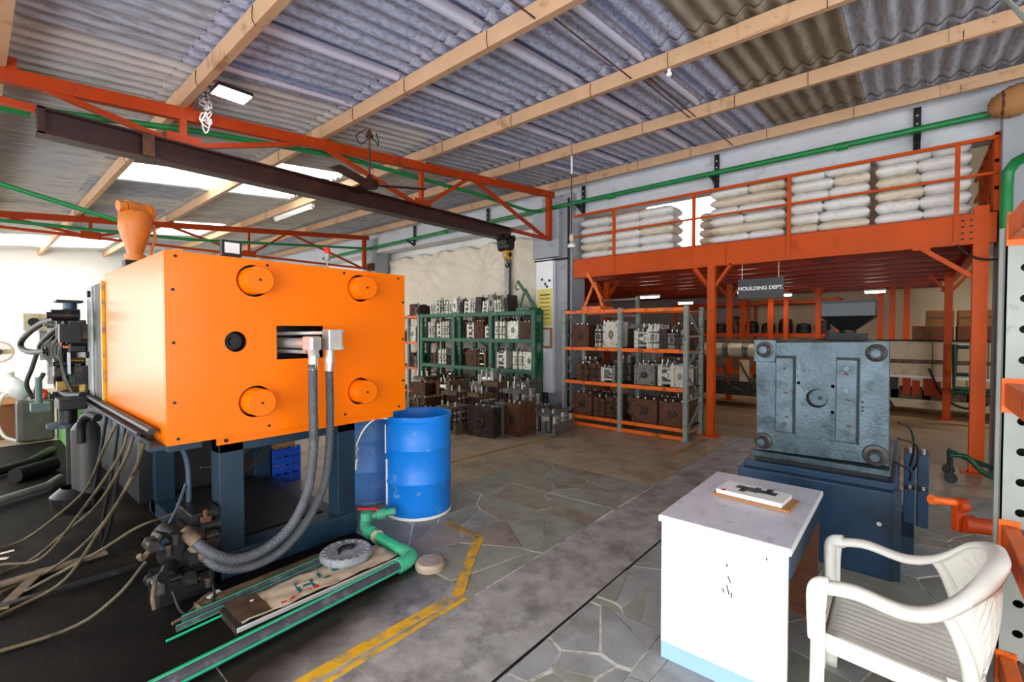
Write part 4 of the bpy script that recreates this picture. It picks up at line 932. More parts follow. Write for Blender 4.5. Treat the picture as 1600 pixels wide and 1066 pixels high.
for pts in ([(.62, 3.95, 1.0), (.56, 3.98, .84), (.52, 4.4, .5), (.40, 4.9, .2), (.25, 5.1, .03), (.05, 5.0, .02)],
            [(.62, 3.45, 1.0), (.58, 3.5, .84), (.52, 3.95, .5), (.40, 4.4, .22), (.25, 4.6, .03), (.02, 4.5, .02)],
            [(.62, 3.2, 1.0), (.60, 3.3, .84), (.55, 3.7, .5), (.45, 4.1, .20), (.3, 4.3, .025), (.1, 4.2, .02)],
            [(.62, 3.6, 1.0), (.58, 3.65, .84), (.45, 4.1, .42), (.30, 4.5, .06), (.12, 4.7, .02)],
            [(.62, 3.26, 1.0), (.60, 3.34, .80), (.50, 3.7, .42), (.36, 3.9, .10), (.15, 3.9, .02), (-.2, 3.7, .02)]):
    mk('loose_hose', G().tube(pts, .0095, 8), beige_hose, im)
for pts in ([(.64, 3.8, 1.0), (.6, 3.8, .7), (.58, 3.9, .4), (.55, 4.0, .2)], [(.66, 4.1, 1.0), (.62, 4.15, .6), (.6, 4.3, .3), (.6, 4.4, .1)], [(.64, 4.4, 1.0), (.6, 4.5, .6), (.6, 4.7, .3)]):
    mk('loose_hose', G().tube(pts, .011, 8), rubber, im)
mk('bent_pipe', G().tube([(.72, 3.58, .96), (.80, 3.58, .925), (.88, 3.58, .87), (.92, 3.58, .74), (.925, 3.58, .46), (.925, 3.58, .30)], .016, 10), mat('dark_blue_grey_pipe', (70, 84, 100), .35, .3, var=.15), im)
mk('thin_hose', G().tube([(.91, 3.58, .62), (.84, 3.5, .50), (.74, 3.4, .38)], .009, 8), MATS['dark_blue_grey_pipe'], im)
for pts in ([(.91, 3.6, .45), (.80, 3.6, .43), (.66, 3.62, .40), (.5, 3.8, .25), (.2, 4.1, .02)], [(.64, 3.3, .30), (.5, 3.3, .15), (.3, 3.4, .02), (-.2, 3.5, .02)], [(1.25, 3.9, .6), (1.5, 4.2, .45), (1.8, 4.6, .5)], [(1.22, 4.0, .55), (1.6, 4.1, .7), (1.84, 4.4, .62)], [(1.22, 4.4, .5), (1.6, 4.5, .42), (1.84, 4.7, .45)]):
    mk('floor_hose', G().tube(pts, .0095, 8), beige_hose, im)

# pump unit in front of the frame
pu = T('oil_pump', 'dark oily pump with fittings on the floor at the machine corner', 'pump', (.82, 3.4, 0))
mk('motor_case', G().box((.86, 3.30, .12), (1.02, 3.62, .50)), dark_steel, pu, .01)
mk('pump_body', G().cyl((.80, 3.25, .34), (.80, 3.5, .34), .10, n=18).lathe([(.0, -.02), (.07, -.02), (.075, .02)], (.78, 3.24, .34), 16, 'Y'), dark_steel, pu)
mk('pump_head', G().obox((.73, 3.28, .40), (.14, .10, .07), (0, .5, .2)), dark_steel, pu, .01)
mk('pump_foot', G().box((.70, 3.3, 0), (.98, 3.56, .14)), black_iron, pu)
mk('inlet', G().cyl((.74, 3.22, .26), (.70, 3.14, .24), .045, n=14).cyl((.80, 3.2, .2), (.80, 3.12, .2), .04, n=14), dark_steel, pu)
mk('blue_valve', G().cyl((.68, 3.3, .38), (.72, 3.22, .40), .032, n=12), mat('blue_valve_paint', (70, 92, 120), .4), pu)
mk('tap', G().tube([(.66, 3.3, .36), (.62, 3.28, .33), (.60, 3.26, .36)], .014, 8), mould_tan, pu)
mk('drain', G().tube([(.66, 3.2, .22), (.64, 3.16, .14), (.645, 3.15, .08)], .012, 8), mould_tan, pu)
mk('copper_pipe', G().cyl((.93, 3.27, .18), (.93, 3.27, .52), .013, n=10).obox((.93, 3.27, .46), (.05, .04, .04)).obox((.93, 3.27, .34), (.04, .04, .03)), mould_rust, pu)
mk('hose_loop', G().tube([(.72, 3.12, .16), (.75, 3.05, .05), (.85, 3.02, .02), (.92, 3.1, .05), (.93, 3.2, .16)], .008, 8), rubber, pu)

rp = random.Random(4)
for k in range(18):
    x, y, z, s_ = rp.uniform(.64, .92), rp.uniform(3.08, 3.3), rp.uniform(.10, .44), rp.uniform(.014, .034); d = rp.choice(((1, 0, 0), (0, 1, 0), (0, 0, 1))); q = Vector((x, y, z)) + Vector(d) * s_ * 2.4
    mk('fitting', G().cyl((x, y, z), q, s_, n=12).cyl(q, q + Vector(d) * s_ * .6, s_ * 1.35, n=6), rp.choice((dark_steel, dark_steel, black_iron, mould_grey, mould_dark)), pu)
mk('pump_flange', G().cyl((.80, 3.235, .34), (.80, 3.25, .34), .125, n=20), dark_steel, pu)
mk('motor_end', G().cyl((.94, 3.30, .32), (.94, 3.27, .32), .07, n=18), mould_dark, pu)

# ---------------------------------------------------------------- drums
def drum(label, x, y, m, open_top):
    t = T('plastic_drum', label, 'drum', (x, y, 0), 'blue drums')
    prof = [(0, .0), (.27, 0), (.285, .012), (.285, .03), (.288, .05), (.288, .29), (.295, .30), (.295, .32), (.288, .33), (.288, .58), (.295, .59), (.295, .61), (.288, .62), (.286, .82), (.29, .83), (.298, .845), (.298, .87), (.288, .88), (.276, .875)]
    prof += [(.272, .84), (.268, .3), (.262, .05), (0, .04)] if open_top else [(.27, .85), (0, .85)]
    mk('shell', G().lathe(prof, (x, y, 0), 48), m, t)
    mk('rim_band', G().torus((x, y, .872), .288, .012, 'Z', 48, 8), m, t)
    mk('foot_ring', G().lathe([(.289, .0), (.293, .004), (.293, .02), (.288, .026)], (x, y, .001), 48), paper if open_top else m, t)
    return t
d1 = drum('bright blue open plastic drum in front of the machine corner', 2.635, 3.365, blue_drum, True)
d2 = drum('faded blue plastic drum behind the bright one, beside the machine leg', 2.55, 4.02, blue_drum_old, False)
mk('paint_marks', G().box((2.352, 3.44, .1), (2.356, 3.46, .5)).box((2.353, 3.46, .55), (2.357, 3.475, .8)), paper, d1)
hs = T('tap_hose', 'silver tap hose looped over the gap between drum and machine', 'hose', (2.2, 3.6, 0))
mk('hose', G().tube([(2.35, 3.42, .86), (2.25, 3.45, .87), (2.16, 3.48, .80), (2.10, 3.5, .68), (2.09, 3.5, .60), (2.10, 3.5, .55)], .012, 8), steel, hs)
mk('nozzle', G().cyl((2.09, 3.5, .55), (2.08, 3.5, .46), .02, n=10).cyl((2.10, 3.5, .62), (2.09, 3.5, .66), .018, n=8), steel, hs)
mk('green_collar', G().cyl((2.34, 3.42, .86), (2.37, 3.42, .86), .016, n=10), green_paint, hs)
cr = T('blue_crate', 'bright blue plastic crate seen through the machine frame', 'crate', (2.2, 5.0, 0))
g = G()
for z in (.02, .11, .20, .29): g.box((2.03, 5.02, z), (2.33, 5.06, z + .07)).box((2.03, 5.06, z), (2.06, 5.36, z + .07)).box((2.30, 5.06, z), (2.33, 5.36, z + .07)).box((2.03, 5.33, z), (2.33, 5.36, z + .07))
for x in (2.03, 2.12, 2.21, 2.30): g.box((x, 5.015, .0), (x + .03, 5.06, .38))
mk('slatted_sides', g, crate_blue, cr); mk('base', G().box((2.03, 5.02, .0), (2.33, 5.36, .02)), crate_blue, cr)
mk('contents', G().box((2.05, 5.08, .3), (2.3, 5.3, .43)), cardboard, cr)

# ================================================================ things on the floor in front of the machine
stripe = mat('green_pipe_stripe', (40, 186, 132), .4, var=.08)
black_pipe = mat('dusty_black_pipe', (66, 64, 72), .5, var=.2, scale=12, dirt=(110, 106, 112), damt=.3, dscale=14)
def striped_pipe(t, a, b, r, name='pipe', mm=None):
    a, b = Vector(a), Vector(b); p = mk(name, G().cyl(a, b, r, n=20), mm or black_pipe, t); d = (b - a).normalized(); s = Vector((0, 0, 1)).cross(d)
    for an in (75, -8, 190):
        o = (s * math.cos(math.radians(an)) + Vector((0, 0, 1)) * math.sin(math.radians(an)))
        mk('green_stripe', G().beam(a + o * r * .985, b + o * r * .985, r * .35 if an != 75 else r * .8, r * .12, o), stripe, p)
fp_ = T('floor_pipe', 'black water pipe with green stripes and elbow lying in front of the machine', 'pipe', (1.2, 2.52, 0))
striped_pipe(fp_, (-.6, 2.44, .042), (1.90, 2.58, .042), .038)
mk('elbow', G().tube([(1.84, 2.575, .045), (1.93, 2.585, .046), (1.985, 2.62, .048), (1.99, 2.68, .05), (1.985, 2.76, .052)], .048, 14), teal_pipe, fp_)
striped_pipe(fp_, (1.985, 2.70, .052), (1.995, 3.14, .06), .036, mm=teal_pipe)
mk('tee', G().tube([(1.995, 3.10, .06), (2.0, 3.2, .07), (2.03, 3.27, .10), (2.10, 3.3, .13)], .043, 14).cyl((1.995, 3.12, .06), (1.996, 3.17, .062), .052, n=16), teal_pipe, fp_)
mk('riser', G().cyl((2.03, 3.26, .04), (2.03, 3.26, .18), .042, n=14), teal_pipe, fp_)
vb = mk('ball_valve', G().cyl((2.06, 3.28, .13), (2.26, 3.20, .135), .03, n=14).cyl((2.12, 3.256, .13), (2.18, 3.232, .132), .042, n=14), teal_pipe, fp_)
mk('red_lever', G().beam((2.12, 3.26, .18), (2.02, 3.36, .185), .025, .014).cyl((2.13, 3.25, .15), (2.13, 3.25, .185), .014, n=8), red_plastic, vb)
mk('union_rings', G().cyl((1.99, 3.03, .057), (1.99, 3.06, .058), .050, n=16), cream_machine, fp_)
pd = T('concrete_pad', 'low brown concrete block under the pipe elbow', 'block', (1.98, 2.5, 0))
mk('block', G().lathe([(.0, .0), (.10, .0), (.105, .03), (.09, .05), (0, .05)], (2.03, 2.47, 0), 14), concrete_brown, pd)
bag = T('flat_sack', 'flattened beige printed sack with teal letters on the oily floor', 'sack', (1.4, 2.85, 0))
rows = []
for i in range(25):
    x = .93 + 1.0 * i / 24
    rows.append([(x, 2.695 + .25 * j / 14 + .003 * math.sin(i * .9), .048 + .004 * math.sin(i * .8 + j * .9) + .003 * math.sin(i * 1.9 - j * 1.3)) for j in range(15)])
so = mk('sack_cloth', G().grid(rows), mat('dirty_beige_sack', (198, 178, 152), .7, var=.12, scale=9, dirt=(146, 124, 98), damt=.3, dscale=8), bag); md = so.modifiers.new('thickness', 'SOLIDIFY'); md.thickness = .006
mk('stained_end', G().grid([[(v[0] - .012, v[1] + .0, v[2] + .012) for v in r] for r in rows[:5]]), mat('brown_oil_stain', (72, 54, 36), .6, var=.4, scale=14), bag)
teal_ink = mat('teal_print', (20, 104, 110), .7, var=.1)
for k, (x, y, w, h) in enumerate(((1.28, 2.81, .02, .12), (1.33, 2.80, .045, .02), (1.365, 2.80, .018, .09), (1.43, 2.83, .018, .10), (1.455, 2.79, .05, .02))):
    mk('teal_print', G().obox((x, y, .0545), (w, h, .004), (0, 0, -.2)), teal_ink, bag)
mk('teal_print', G().cyl((1.55, 2.86, .052), (1.55, 2.86, .057), .04, n=20), teal_ink, bag)
for k in range(5): mk('red_print', G().obox((1.16 + .05 * k, 2.725 + .004 * k, .0535), (.03, .02, .005)), red_plastic, bag)
pb = T('plank', 'dark wooden plank with a pale edge under the flattened sack', 'plank', (1.4, 2.66, 0))
mk('board', G().box((.90, 2.685, 0), (1.95, 2.95, .04)), mould_dark, pb)
mk('pale_edge', G().box((.90, 2.675, .02), (1.93, 2.685, .042)), paper, pb)
for i, (y, x0, x1, r, lab) in enumerate(((3.02, .74, 1.75, .022, 'upper dark striped pipe lying behind the flattened sack'), (2.965, .70, 1.72, .017, 'middle dark striped pipe lying behind the flattened sack'))):
    t = T('loose_pipe', lab, 'pipe', (x0, y, 0)); striped_pipe(t, (x0, y, r + .002), (x1, y + .03, r + .03), r)
lr = T('green_rod', 'thin bright green rod poking out past the loose pipes', 'rod', (.6, 2.92, 0))
mk('rod', G().cyl((.64, 2.905, .01), (1.70, 2.95, .045), .007, n=8), stripe, lr)
st = T('wooden_strip', 'pale wooden strip beside the base frame of the orange machine', 'strip', (1.3, 3.12, 0))
mk('strip', G().obox((1.35, 3.12, .03), (1.05, .055, .03), (0, 0, .03)), mould_tan, st)
scr = T('metal_scrap', 'bent metal scraps on the oily floor near the loose pipes', 'scrap', (.85, 3.08, 0))
mk('bent_bar', G().tube([(.70, 3.05, .012), (.78, 3.07, .02), (.86, 3.12, .05), (.92, 3.16, .05)], .010, 8), mould_tan, scr)
mk('white_chip', G().obox((.93, 3.14, .035), (.09, .05, .02), (.2, .1, .4)), paper, scr); mk('lump', G().obox((.86, 3.08, .02), (.08, .05, .04), (.2, .3, .4)), mould_tan, scr)
mk('chip', G().obox((1.06, 2.88, .05), (.05, .02, .012), (0, 0, .3)), paper, scr)
cd = T('grey_disc', 'round grey ribbed lid lying on the loose pipes', 'lid', (1.66, 2.93, .05))
mk('disc', G().lathe([(0, .055), (.15, .055), (.165, .062), (.172, .075), (.172, .10), (.160, .112), (.13, .106), (.05, .110), (0, .11)], (1.67, 2.93, 0), 36), mat('pale_grey_plastic', (150, 154, 158), .5, var=.2, scale=12, dirt=(96, 98, 100), damt=.4, dscale=14), cd)
for k in range(18):
    a = 2 * math.pi * k / 18; mk('rim_lug', G().obox((1.67 + .145 * math.cos(a), 2.93 + .145 * math.sin(a), .110), (.02, .02, .010), (0, 0, a)), MATS['pale_grey_plastic'], cd)
mk('knot', G().tube([(1.60, 2.90, .115), (1.64, 2.94, .125), (1.70, 2.91, .12), (1.74, 2.95, .115), (1.68, 2.97, .122), (1.62, 2.95, .118)], .008, 6), black_iron, cd)

# ================================================================ desk, magazine, chair
dk = T('desk', 'white laminate desk with pale blue base strip in the foreground', 'desk', (2.65, .64, 0))
mk('desk_top', G().box((2.19, .355, .685), (3.12, .925, .715)), laminate, dk, .004)
mk('top_surface', G().box((2.197, .362, .714), (3.113, .918, .7165)), laminate_top, dk)
sp = mk('side_panel', G().box((2.21, .37, .085), (2.232, .915, .685)), laminate, dk)
mk('base_strip', G().box((2.212, .37, .0), (2.232, .915, .085)), pale_blue, sp)
for y, z, h in ((.60, .50, .03), (.605, .45, .04), (.625, .44, .02), (.59, .43, .025), (.61, .56, .015), (.45, .64, .012)):
    mk('scuff', G().obox((2.2095, y, z), (.001, .005, h), (random.uniform(-.5, .5), 0, 0)), mould_dark, sp)
mk('side_panel', G().box((3.07, .37, .0), (3.10, .915, .685)), wood_brown, dk)
mk('modesty_panel', G().box((2.235, .895, .12), (3.07, .912, .685)), wood_brown, dk)
mk('apron', G().box((2.235, .362, .575), (3.07, .378, .684)), blue_paint, dk)
bo = T('wooden_board', 'thin wooden board under the magazine on the white desk', 'board', (2.74, .60, .717))
mk('board', G().obox((2.73, .615, .724), (.20, .37, .013), (0, 0, -.08)), cardboard, bo)
mg = T('magazine', 'white magazine with a dark picture cover on the desk', 'magazine', (2.74, .62, .731))
mk('pages', G().obox((2.735, .625, .742), (.185, .32, .02), (0, 0, -.08)), paper, mg)
cv = mk('cover', G().obox((2.735, .625, .7535), (.188, .325, .003), (0, 0, -.08)), paper, mg)
for k in range(7):
    mk('cover_picture', G().obox((2.77 + random.uniform(-.03, .03), .70 - .028 * k, .7555), (random.uniform(.05, .10), .03, .0012), (0, 0, -.08)), (navy, dark_steel, blue_grey, blue_paint)[k % 4], cv)
mk('red_mark', G().obox((2.66, .755, .7555), (.03, .02, .0012), (0, 0, -.08)), red_plastic, cv)

ch = T('plastic_chair', 'white moulded plastic armchair drawn up to the desk', 'chair', (2.42, .02, 0))
CX = 2.415
def rim(s, dz=0, inset=0):
    "the continuous arm and back rim, s 0..1 from the near arm front round the back to the far arm front"
    K = [(-.245, .255, .625), (-.252, .14, .645), (-.25, 0, .625), (-.238, -.10, .66), (-.195, -.195, .755), (-.10, -.245, .805), (0, -.258, .815), (.10, -.245, .805), (.195, -.195, .755), (.238, -.10, .66), (.25, 0, .625), (.252, .14, .645), (.245, .255, .625)]
    f = s * (len(K) - 1); i = min(int(f), len(K) - 2); P = catmull(K, 8); k = min(int(s * (len(P) - 1) + .5), len(P) - 1); p = P[k]
    return Vector((CX + p.x * (1 - inset), .0 + p.y * (1 - inset), p.z + dz))
prof = [(-.030, -.010), (-.026, .004), (0, .010), (.024, .004), (.030, -.014), (.026, -.034), (.020, -.034), (.020, -.010), (0, -.004), (-.02, -.008), (-.022, -.020), (-.028, -.020)]
rows = []; NS = 72
for i in range(NS + 1):
    s = i / NS; p = rim(s); q = rim(min(1, s + .02)) - rim(max(0, s - .02)); q.z = 0; q.normalize(); n = Vector((q.y, -q.x, 0))
    out = Vector((p.x - CX, p.y, 0)).normalized()
    if n.dot(out) < 0: n = -n
    rows.append([p + n * a + Vector((0, 0, b)) for a, b in prof])
arm_part = lambda a, b: G().grid(rows[a:b + 1], closed=True)
cap_a = G().grid(rows[0:23], closed=True); cap_a.add(rows[0], [tuple(range(len(prof)))]); cap_b = G().grid(rows[50:73], closed=True); cap_b.add(rows[72], [tuple(range(len(prof)))])
mk('armrest', cap_a, plastic_white, ch); mk('armrest', cap_b, plastic_white, ch); mk('back_rim', arm_part(22, 50), plastic_white, ch)
# backrest shell with embossed lattice
rows = []
for j in range(17):
    v = j / 16; row = []
    for i in range(33):
        s = .25 + .50 * i / 32; p = rim(s); low = Vector((CX + (p.x - CX) * .84, -.175 - .055 * math.cos((i - 16) / 16 * 1.5), .40))
        c = low.lerp(p + Vector((0, 0, -.006)), v); c.y -= .02 * math.sin(math.pi * v)
        e = .004 if (i + j) % 2 and 5 < j < 15 and 3 < i < 29 else 0
        row.append((c.x, c.y + e, c.z))
    rows.append(row)
gb = G(); n = 33
for j in range(16):
    for i in range(32):
        if 1 <= j <= 2 and (4 <= i <= 7 or 24 <= i <= 27): continue
        gb.add([rows[j][i], rows[j][i + 1], rows[j + 1][i + 1], rows[j + 1][i]], [(0, 1, 2, 3)], False)
bk = mk('backrest', gb, plastic_white, ch); md = bk.modifiers.new('thickness', 'SOLIDIFY'); md.thickness = .007; md.offset = 0
for sx in (-1, 1):
    mk('back_stile', G().tube([(CX + sx * .205, -.185, .36), (CX + sx * .212, -.17, .48), (CX + sx * .226, -.13, .60), (CX + sx * .238, -.09, .655)], lambda t: .024 - .006 * t, 10), plastic_white, ch)
# seat with ribs
rows = []
for j in range(15):
    y = .255 - .45 * j / 14
    rows.append([(CX - .225 + .45 * i / 36, y, .425 - .035 * (j / 14) - .018 * (1 - ((i - 18) / 18) ** 2) - (.004 if i % 3 == 0 and 3 < i < 33 else 0) - (.05 * (1 - j / 1.5) ** 2 if j < 1.5 else 0)) for i in range(37)])
se = mk('seat', G().grid(rows), plastic_white, ch); md = se.modifiers.new('thickness', 'SOLIDIFY'); md.thickness = .007
for sx in (-1, 1): mk('seat_apron', G().grid([[(CX + sx * (.225 + .012 * k / 3), .255 - .45 * j / 14, .425 - .035 * j / 14 - .022 * k) for j in range(15)] for k in range(4)]), plastic_white, ch).modifiers.new('thickness', 'SOLIDIFY').thickness = .008
mk('front_apron', G().grid([[(CX - .225 + .45 * j / 14, .255 + .012 * k / 3, .405 - .02 * k) for j in range(15)] for k in range(4)]), plastic_white, ch).modifiers.new('thickness', 'SOLIDIFY').thickness = .008
def leg(pts, w0, w1, inward):
    "an open L section that tapers"
    P = catmull(pts, 6); rows_ = []
    for i, p in enumerate(P):
        w = w0 + (w1 - w0) * i / (len(P) - 1); a, b = inward
        rows_.append([p + Vector((0, b * w, 0)), p + Vector((0, b * w * .5, 0)), p + Vector((a * .006, b * .006, 0)), p + Vector((a * w * .5, 0, 0)), p + Vector((a * w, 0, 0))])
    o = mk('leg', G().grid(rows_), plastic_white, ch); m_ = o.modifiers.new('thickness', 'SOLIDIFY'); m_.thickness = .008; return o
for sx in (-1, 1):
    mk('arm_front', G().tube([(CX + sx * .246, .22, .628), (CX + sx * .248, .255, .618), (CX + sx * .252, .270, .59), (CX + sx * .252, .272, .52), (CX + sx * .25, .268, .40)], lambda t: .030 - .006 * t, 12), plastic_white, ch)
    leg([(CX + sx * .262, .282, .60), (CX + sx * .264, .285, .52), (CX + sx * .264, .284, .42), (CX + sx * .268, .285, .2), (CX + sx * .275, .29, .0)], .055, .05, (-sx, -1))
    leg([(CX + sx * .235, -.20, .42), (CX + sx * .255, -.235, .30), (CX + sx * .27, -.27, .15), (CX + sx * .28, -.30, .0)], .085, .055, (-sx, 1))

# ================================================================ the worn blue-grey press
bm2 = T('press_machine', 'worn blue-grey moulding press with bolted platen on a blue base', 'machine', (4.4, .5, 0))
PXX = 3.98
def px(a, b, c): return (PXX + c, a, b)
mk('platen', holed([(.09, .715), (.885, .70), (.905, 1.525), (.10, 1.545)], [circle(.50, 1.13, .068, 28)] + [circle(a, b, .012, 10) for a, b in ((.615, 1.235), (.405, 1.225), (.405, 1.04))], .22, px), blue_grey, bm2)
mk('nozzle_plate', G().cyl((PXX + .04, .495, 1.132), (PXX + .10, .495, 1.132), .058, n=28), blue_grey, bm2)
mk('nozzle_pit', G().cyl((PXX + .08, .50, 1.13), (PXX + .12, .50, 1.13), .075, n=28), black_iron, bm2)
mk('nozzle_hole', G().cyl((PXX + .034, .485, 1.13), (PXX + .045, .485, 1.13), .014, n=14), black_iron, bm2)
for y0, y1, z0, z1 in ((.645, .76, .86, 1.42), (.265, .385, .84, 1.42)):
    c = mk('clamp_bar', G().box((PXX - .035, y0, z0), (PXX + .001, y1, z1)), blue_grey, bm2, .006)
    mk('bar_recess', G().box((PXX - .004, y0 - .014, z0 - .01), (PXX - .001, y0 + .001, z1 + .014)).box((PXX - .004, y0, z1), (PXX - .001, y1 + .005, z1 + .014)), black_iron, c)
    for k in range(4):
        zz = z0 + .06 + k * (z1 - z0 - .12) / 3
        mk('bar_bolt', G().cyl((PXX - .034, (y0 + y1) / 2, zz), (PXX - .046, (y0 + y1) / 2, zz), .018, n=12), blue_grey, c)
    for k in range(3): mk('rust_spot', G().obox((PXX - .036, (y0 + y1) / 2 - .02 + .01 * k, z0 + .12 + .18 * k), (.002, .025, .012), (.4, 0, 0)), mould_rust, c)
for y, z, r in ((.838, 1.475, .062), (.165, 1.47, .055), (.845, .77, .058), (.16, .775, .068)):
    t = mk('tie_bar_nut', G().lathe([(0, -.05), (.035, -.05), (.04, -.04), (.045, -.02), (.05, -.018), (r, -.014), (r + .006, 0)], (PXX, y, z), 26, 'X'), mat('worn_nut_steel', (78, 76, 74), .45, .4, var=.3, scale=14), bm2)
    mk('bar_end', G().cyl((PXX - .05, y, z), (PXX - .075, y, z), .026, n=18), blue_grey, t); mk('hex_nut', G().cyl((PXX - .045, y, z), (PXX - .056, y, z), .042, n=6), dark_steel, t)
mk('corner_plate', G().box((PXX - .012, .765, 1.38), (PXX + .0, .915, 1.55)), blue_grey, bm2, .004)
for z in (1.095, 1.07, 1.13): mk('dowel', G().cyl((PXX, .235, z), (PXX - .004, .235, z), .008, n=8), black_iron, bm2)
mk('slide_rail', G().box((3.93, .08, .655), (4.9, .92, .695)), blue_grey, bm2, .005); mk('slide_gap', G().box((3.97, .09, .62), (4.9, .90, .656)), black_iron, bm2)
mk('slide_rail', G().box((3.90, .05, .575), (5.5, .96, .622)), blue_paint, bm2, .005)
g = G().prism([(3.84, .045), (5.5, .045), (5.5, .99), (3.84, .99)], .0, .575)
mk('base', g, blue_paint, bm2, .01)
mk('base_screw', G().cyl((3.84, .13, .36), (3.832, .13, .36), .014, n=10), steel, bm2)
mk('corner_post', G().box((3.82, .02, .02), (3.86, .06, .60)), navy, bm2)
for x in (4.35, 4.75): mk('rear_platen', G().box((x, .12, .70), (x + .14, .88, 1.48)), dark_steel, bm2)
for y in (.17, .84):
    for z in (.775, 1.47): mk('tie_bar', G().cyl((4.1, y, z), (5.4, y, z), .04, n=14), steel, bm2)
mk('top_block', G().box((4.2, .2, 1.50), (4.9, .8, 1.545)), dark_steel, bm2)
h = mk('hopper_pan', G().box((4.60, .20, 1.735), (4.95, .56, 1.86)), mat('charcoal_blue_paint', (26, 34, 40), .4, var=.2), bm2, .006)
h2 = mk('hopper_cone', G().add([(4.60, .20, 1.735), (4.95, .20, 1.735), (4.95, .56, 1.735), (4.60, .56, 1.735), (4.73, .34, 1.62), (4.83, .34, 1.62), (4.83, .44, 1.62), (4.73, .44, 1.62)], [(0, 1, 5, 4), (1, 2, 6, 5), (2, 3, 7, 6), (3, 0, 4, 7), (4, 5, 6, 7), (3, 2, 1, 0)]), black_iron, bm2)
mk('hopper_throat', G().cyl((4.78, .39, 1.5), (4.78, .39, 1.64), .06, n=14).obox((4.70, .44, 1.56), (.12, .18, .08), (.3, 0, .3)).box((4.7, .26, 1.53), (4.86, .40, 1.60)), black_iron, bm2)
mk('hopper_rim', G().box((4.59, .19, 1.845), (4.60, .57, 1.865)), black_iron, h)
for k, (y, z0, z1) in enumerate(((-.02, .42, .66), (-.10, .42, .66), (-.02, .10, .38), (-.10, .10, .38))):
    b = mk('control_box', G().box((4.75, y - .035, z0), (5.0, y + .035, z1)), blue_paint, bm2, .005)
    mk('box_lug', G().cyl((4.80, y, z1), (4.78, y, z1 + .04), .012, n=8), steel, b)
for pts in ([(4.4, .05, .95), (4.45, -.02, .9), (4.5, -.04, .75), (4.6, -.02, .6)], [(4.3, .05, .85), (4.4, -.05, .8), (4.5, -.06, .66), (4.7, -.04, .55)], [(4.2, .06, .7), (4.35, -.02, .62), (4.55, -.02, .5)]):
    mk('loose_cable', G().tube(pts, .007, 8), rubber, bm2)
mk('side_support', G().box((4.4, -.05, .0), (5.2, .04, .12)), navy, bm2)
for k in range(10): mk('cast_lettering', G().obox((PXX - .001, .62 - .022 * k, 1.285), (.003, .012, .022), (random.uniform(-.3, .3), 0, 0)), blue_grey, bm2)

# ================================================================ pallet rack at the right edge
rr = T('pallet_rack', 'white perforated rack upright with orange beams at the right edge', 'rack', (2.85, -.4, 0))
UX, UYl, UYr = 2.84, -.305, -.425
holes = []
for k in range(15): z = .09 + k * .128; holes += [[(-.365 + .017 * math.cos(2 * math.pi * i / 12), z + .017 * math.sin(2 * math.pi * i / 12)) for i in range(12)]]
up_m = mat('white_upright_paint', (160, 166, 158), .45, .1, var=.08, scale=8, dirt=(140, 142, 132), damt=.05, dscale=10)
mk('upright_face', holed([(UYr, 0), (UYl, 0), (UYl, 2.06), (UYr, 2.06)], holes, .006, lambda a, b, c: (UX + c, a, b)), up_m, rr)
mk('upright_flange', G().box((UX, UYl - .006, 0), (UX + .09, UYl, 2.06)).box((UX + .06, UYl, 0), (UX + .09, UYl + .012, 2.06)), up_m, rr)
mk('upright_flange', G().box((UX, UYr, 0), (UX + .09, UYr + .006, 2.06)), up_m, rr)
mk('upright_back', G().box((UX + .084, UYr, 0), (UX + .09, UYl, 2.06)), black_iron, rr)
mk('upright', G().box((UX, -1.35, 0), (UX + .09, -1.24, 2.06)), up_m, rr)
for y in (UYl - .11, -1.35): mk('upright', G().csec((1.70, y + .055, 0), (1.70, y + .055, 2.06), .09, .11, .008, 1, (0, 1, 0)), up_m, rr)
for z in (.24, .80, 1.40, 2.10):
    mk('rack_beam', G().box((1.75, UYl - .055, z - .10), (UX - .005, UYl - .005, z)), orange_rack, rr, .004)
    mk('beam_end_plate', G().box((UX - .01, UYr - .02, z - .125), (UX + .0, UYl - .0, z + .015)) if z > 1.5 else G().box((UX - .008, UYl - .06, z - .125), (UX + .02, UYl + .004, z + .02)), orange_rack, rr)
    mk('rack_beam', G().box((1.75, -1.33, z - .10), (UX - .005, -1.28, z)), orange_rack, rr)
    mk('shelf_board', G().box((1.75, -1.28, z - .03), (UX - .01, UYl - .055, z - .008)), wood_brown, rr)
ck = T('hand_crank', 'red-orange hand crank with wooden grip beside the rack upright', 'crank', (3.3, -.34, 0))
mk('shaft', G().cyl((3.19, -.24, .665), (3.36, -.46, .63), .038, n=18).cyl((3.165, -.205, .672), (3.2, -.25, .665), .045, n=18), red_oxide, ck)
mk('crank_arm', G().obox((3.16, -.20, .70), (.03, .055, .13), (0, 0, .85)).cyl((3.15, -.19, .76), (3.175, -.22, .76), .035, n=14), red_oxide, ck, .006)
mk('grip', G().cyl((3.085, -.10, .785), (3.16, -.195, .77), .019, n=14).cyl((3.08, -.095, .786), (3.088, -.105, .784), .024, n=14), orange_rack, ck)
mk('pedestal', G().cyl((3.36, -.46, .0), (3.36, -.46, .66), .05, n=16).cyl((3.36, -.46, 0), (3.36, -.46, .02), .12, n=18), red_oxide, ck)

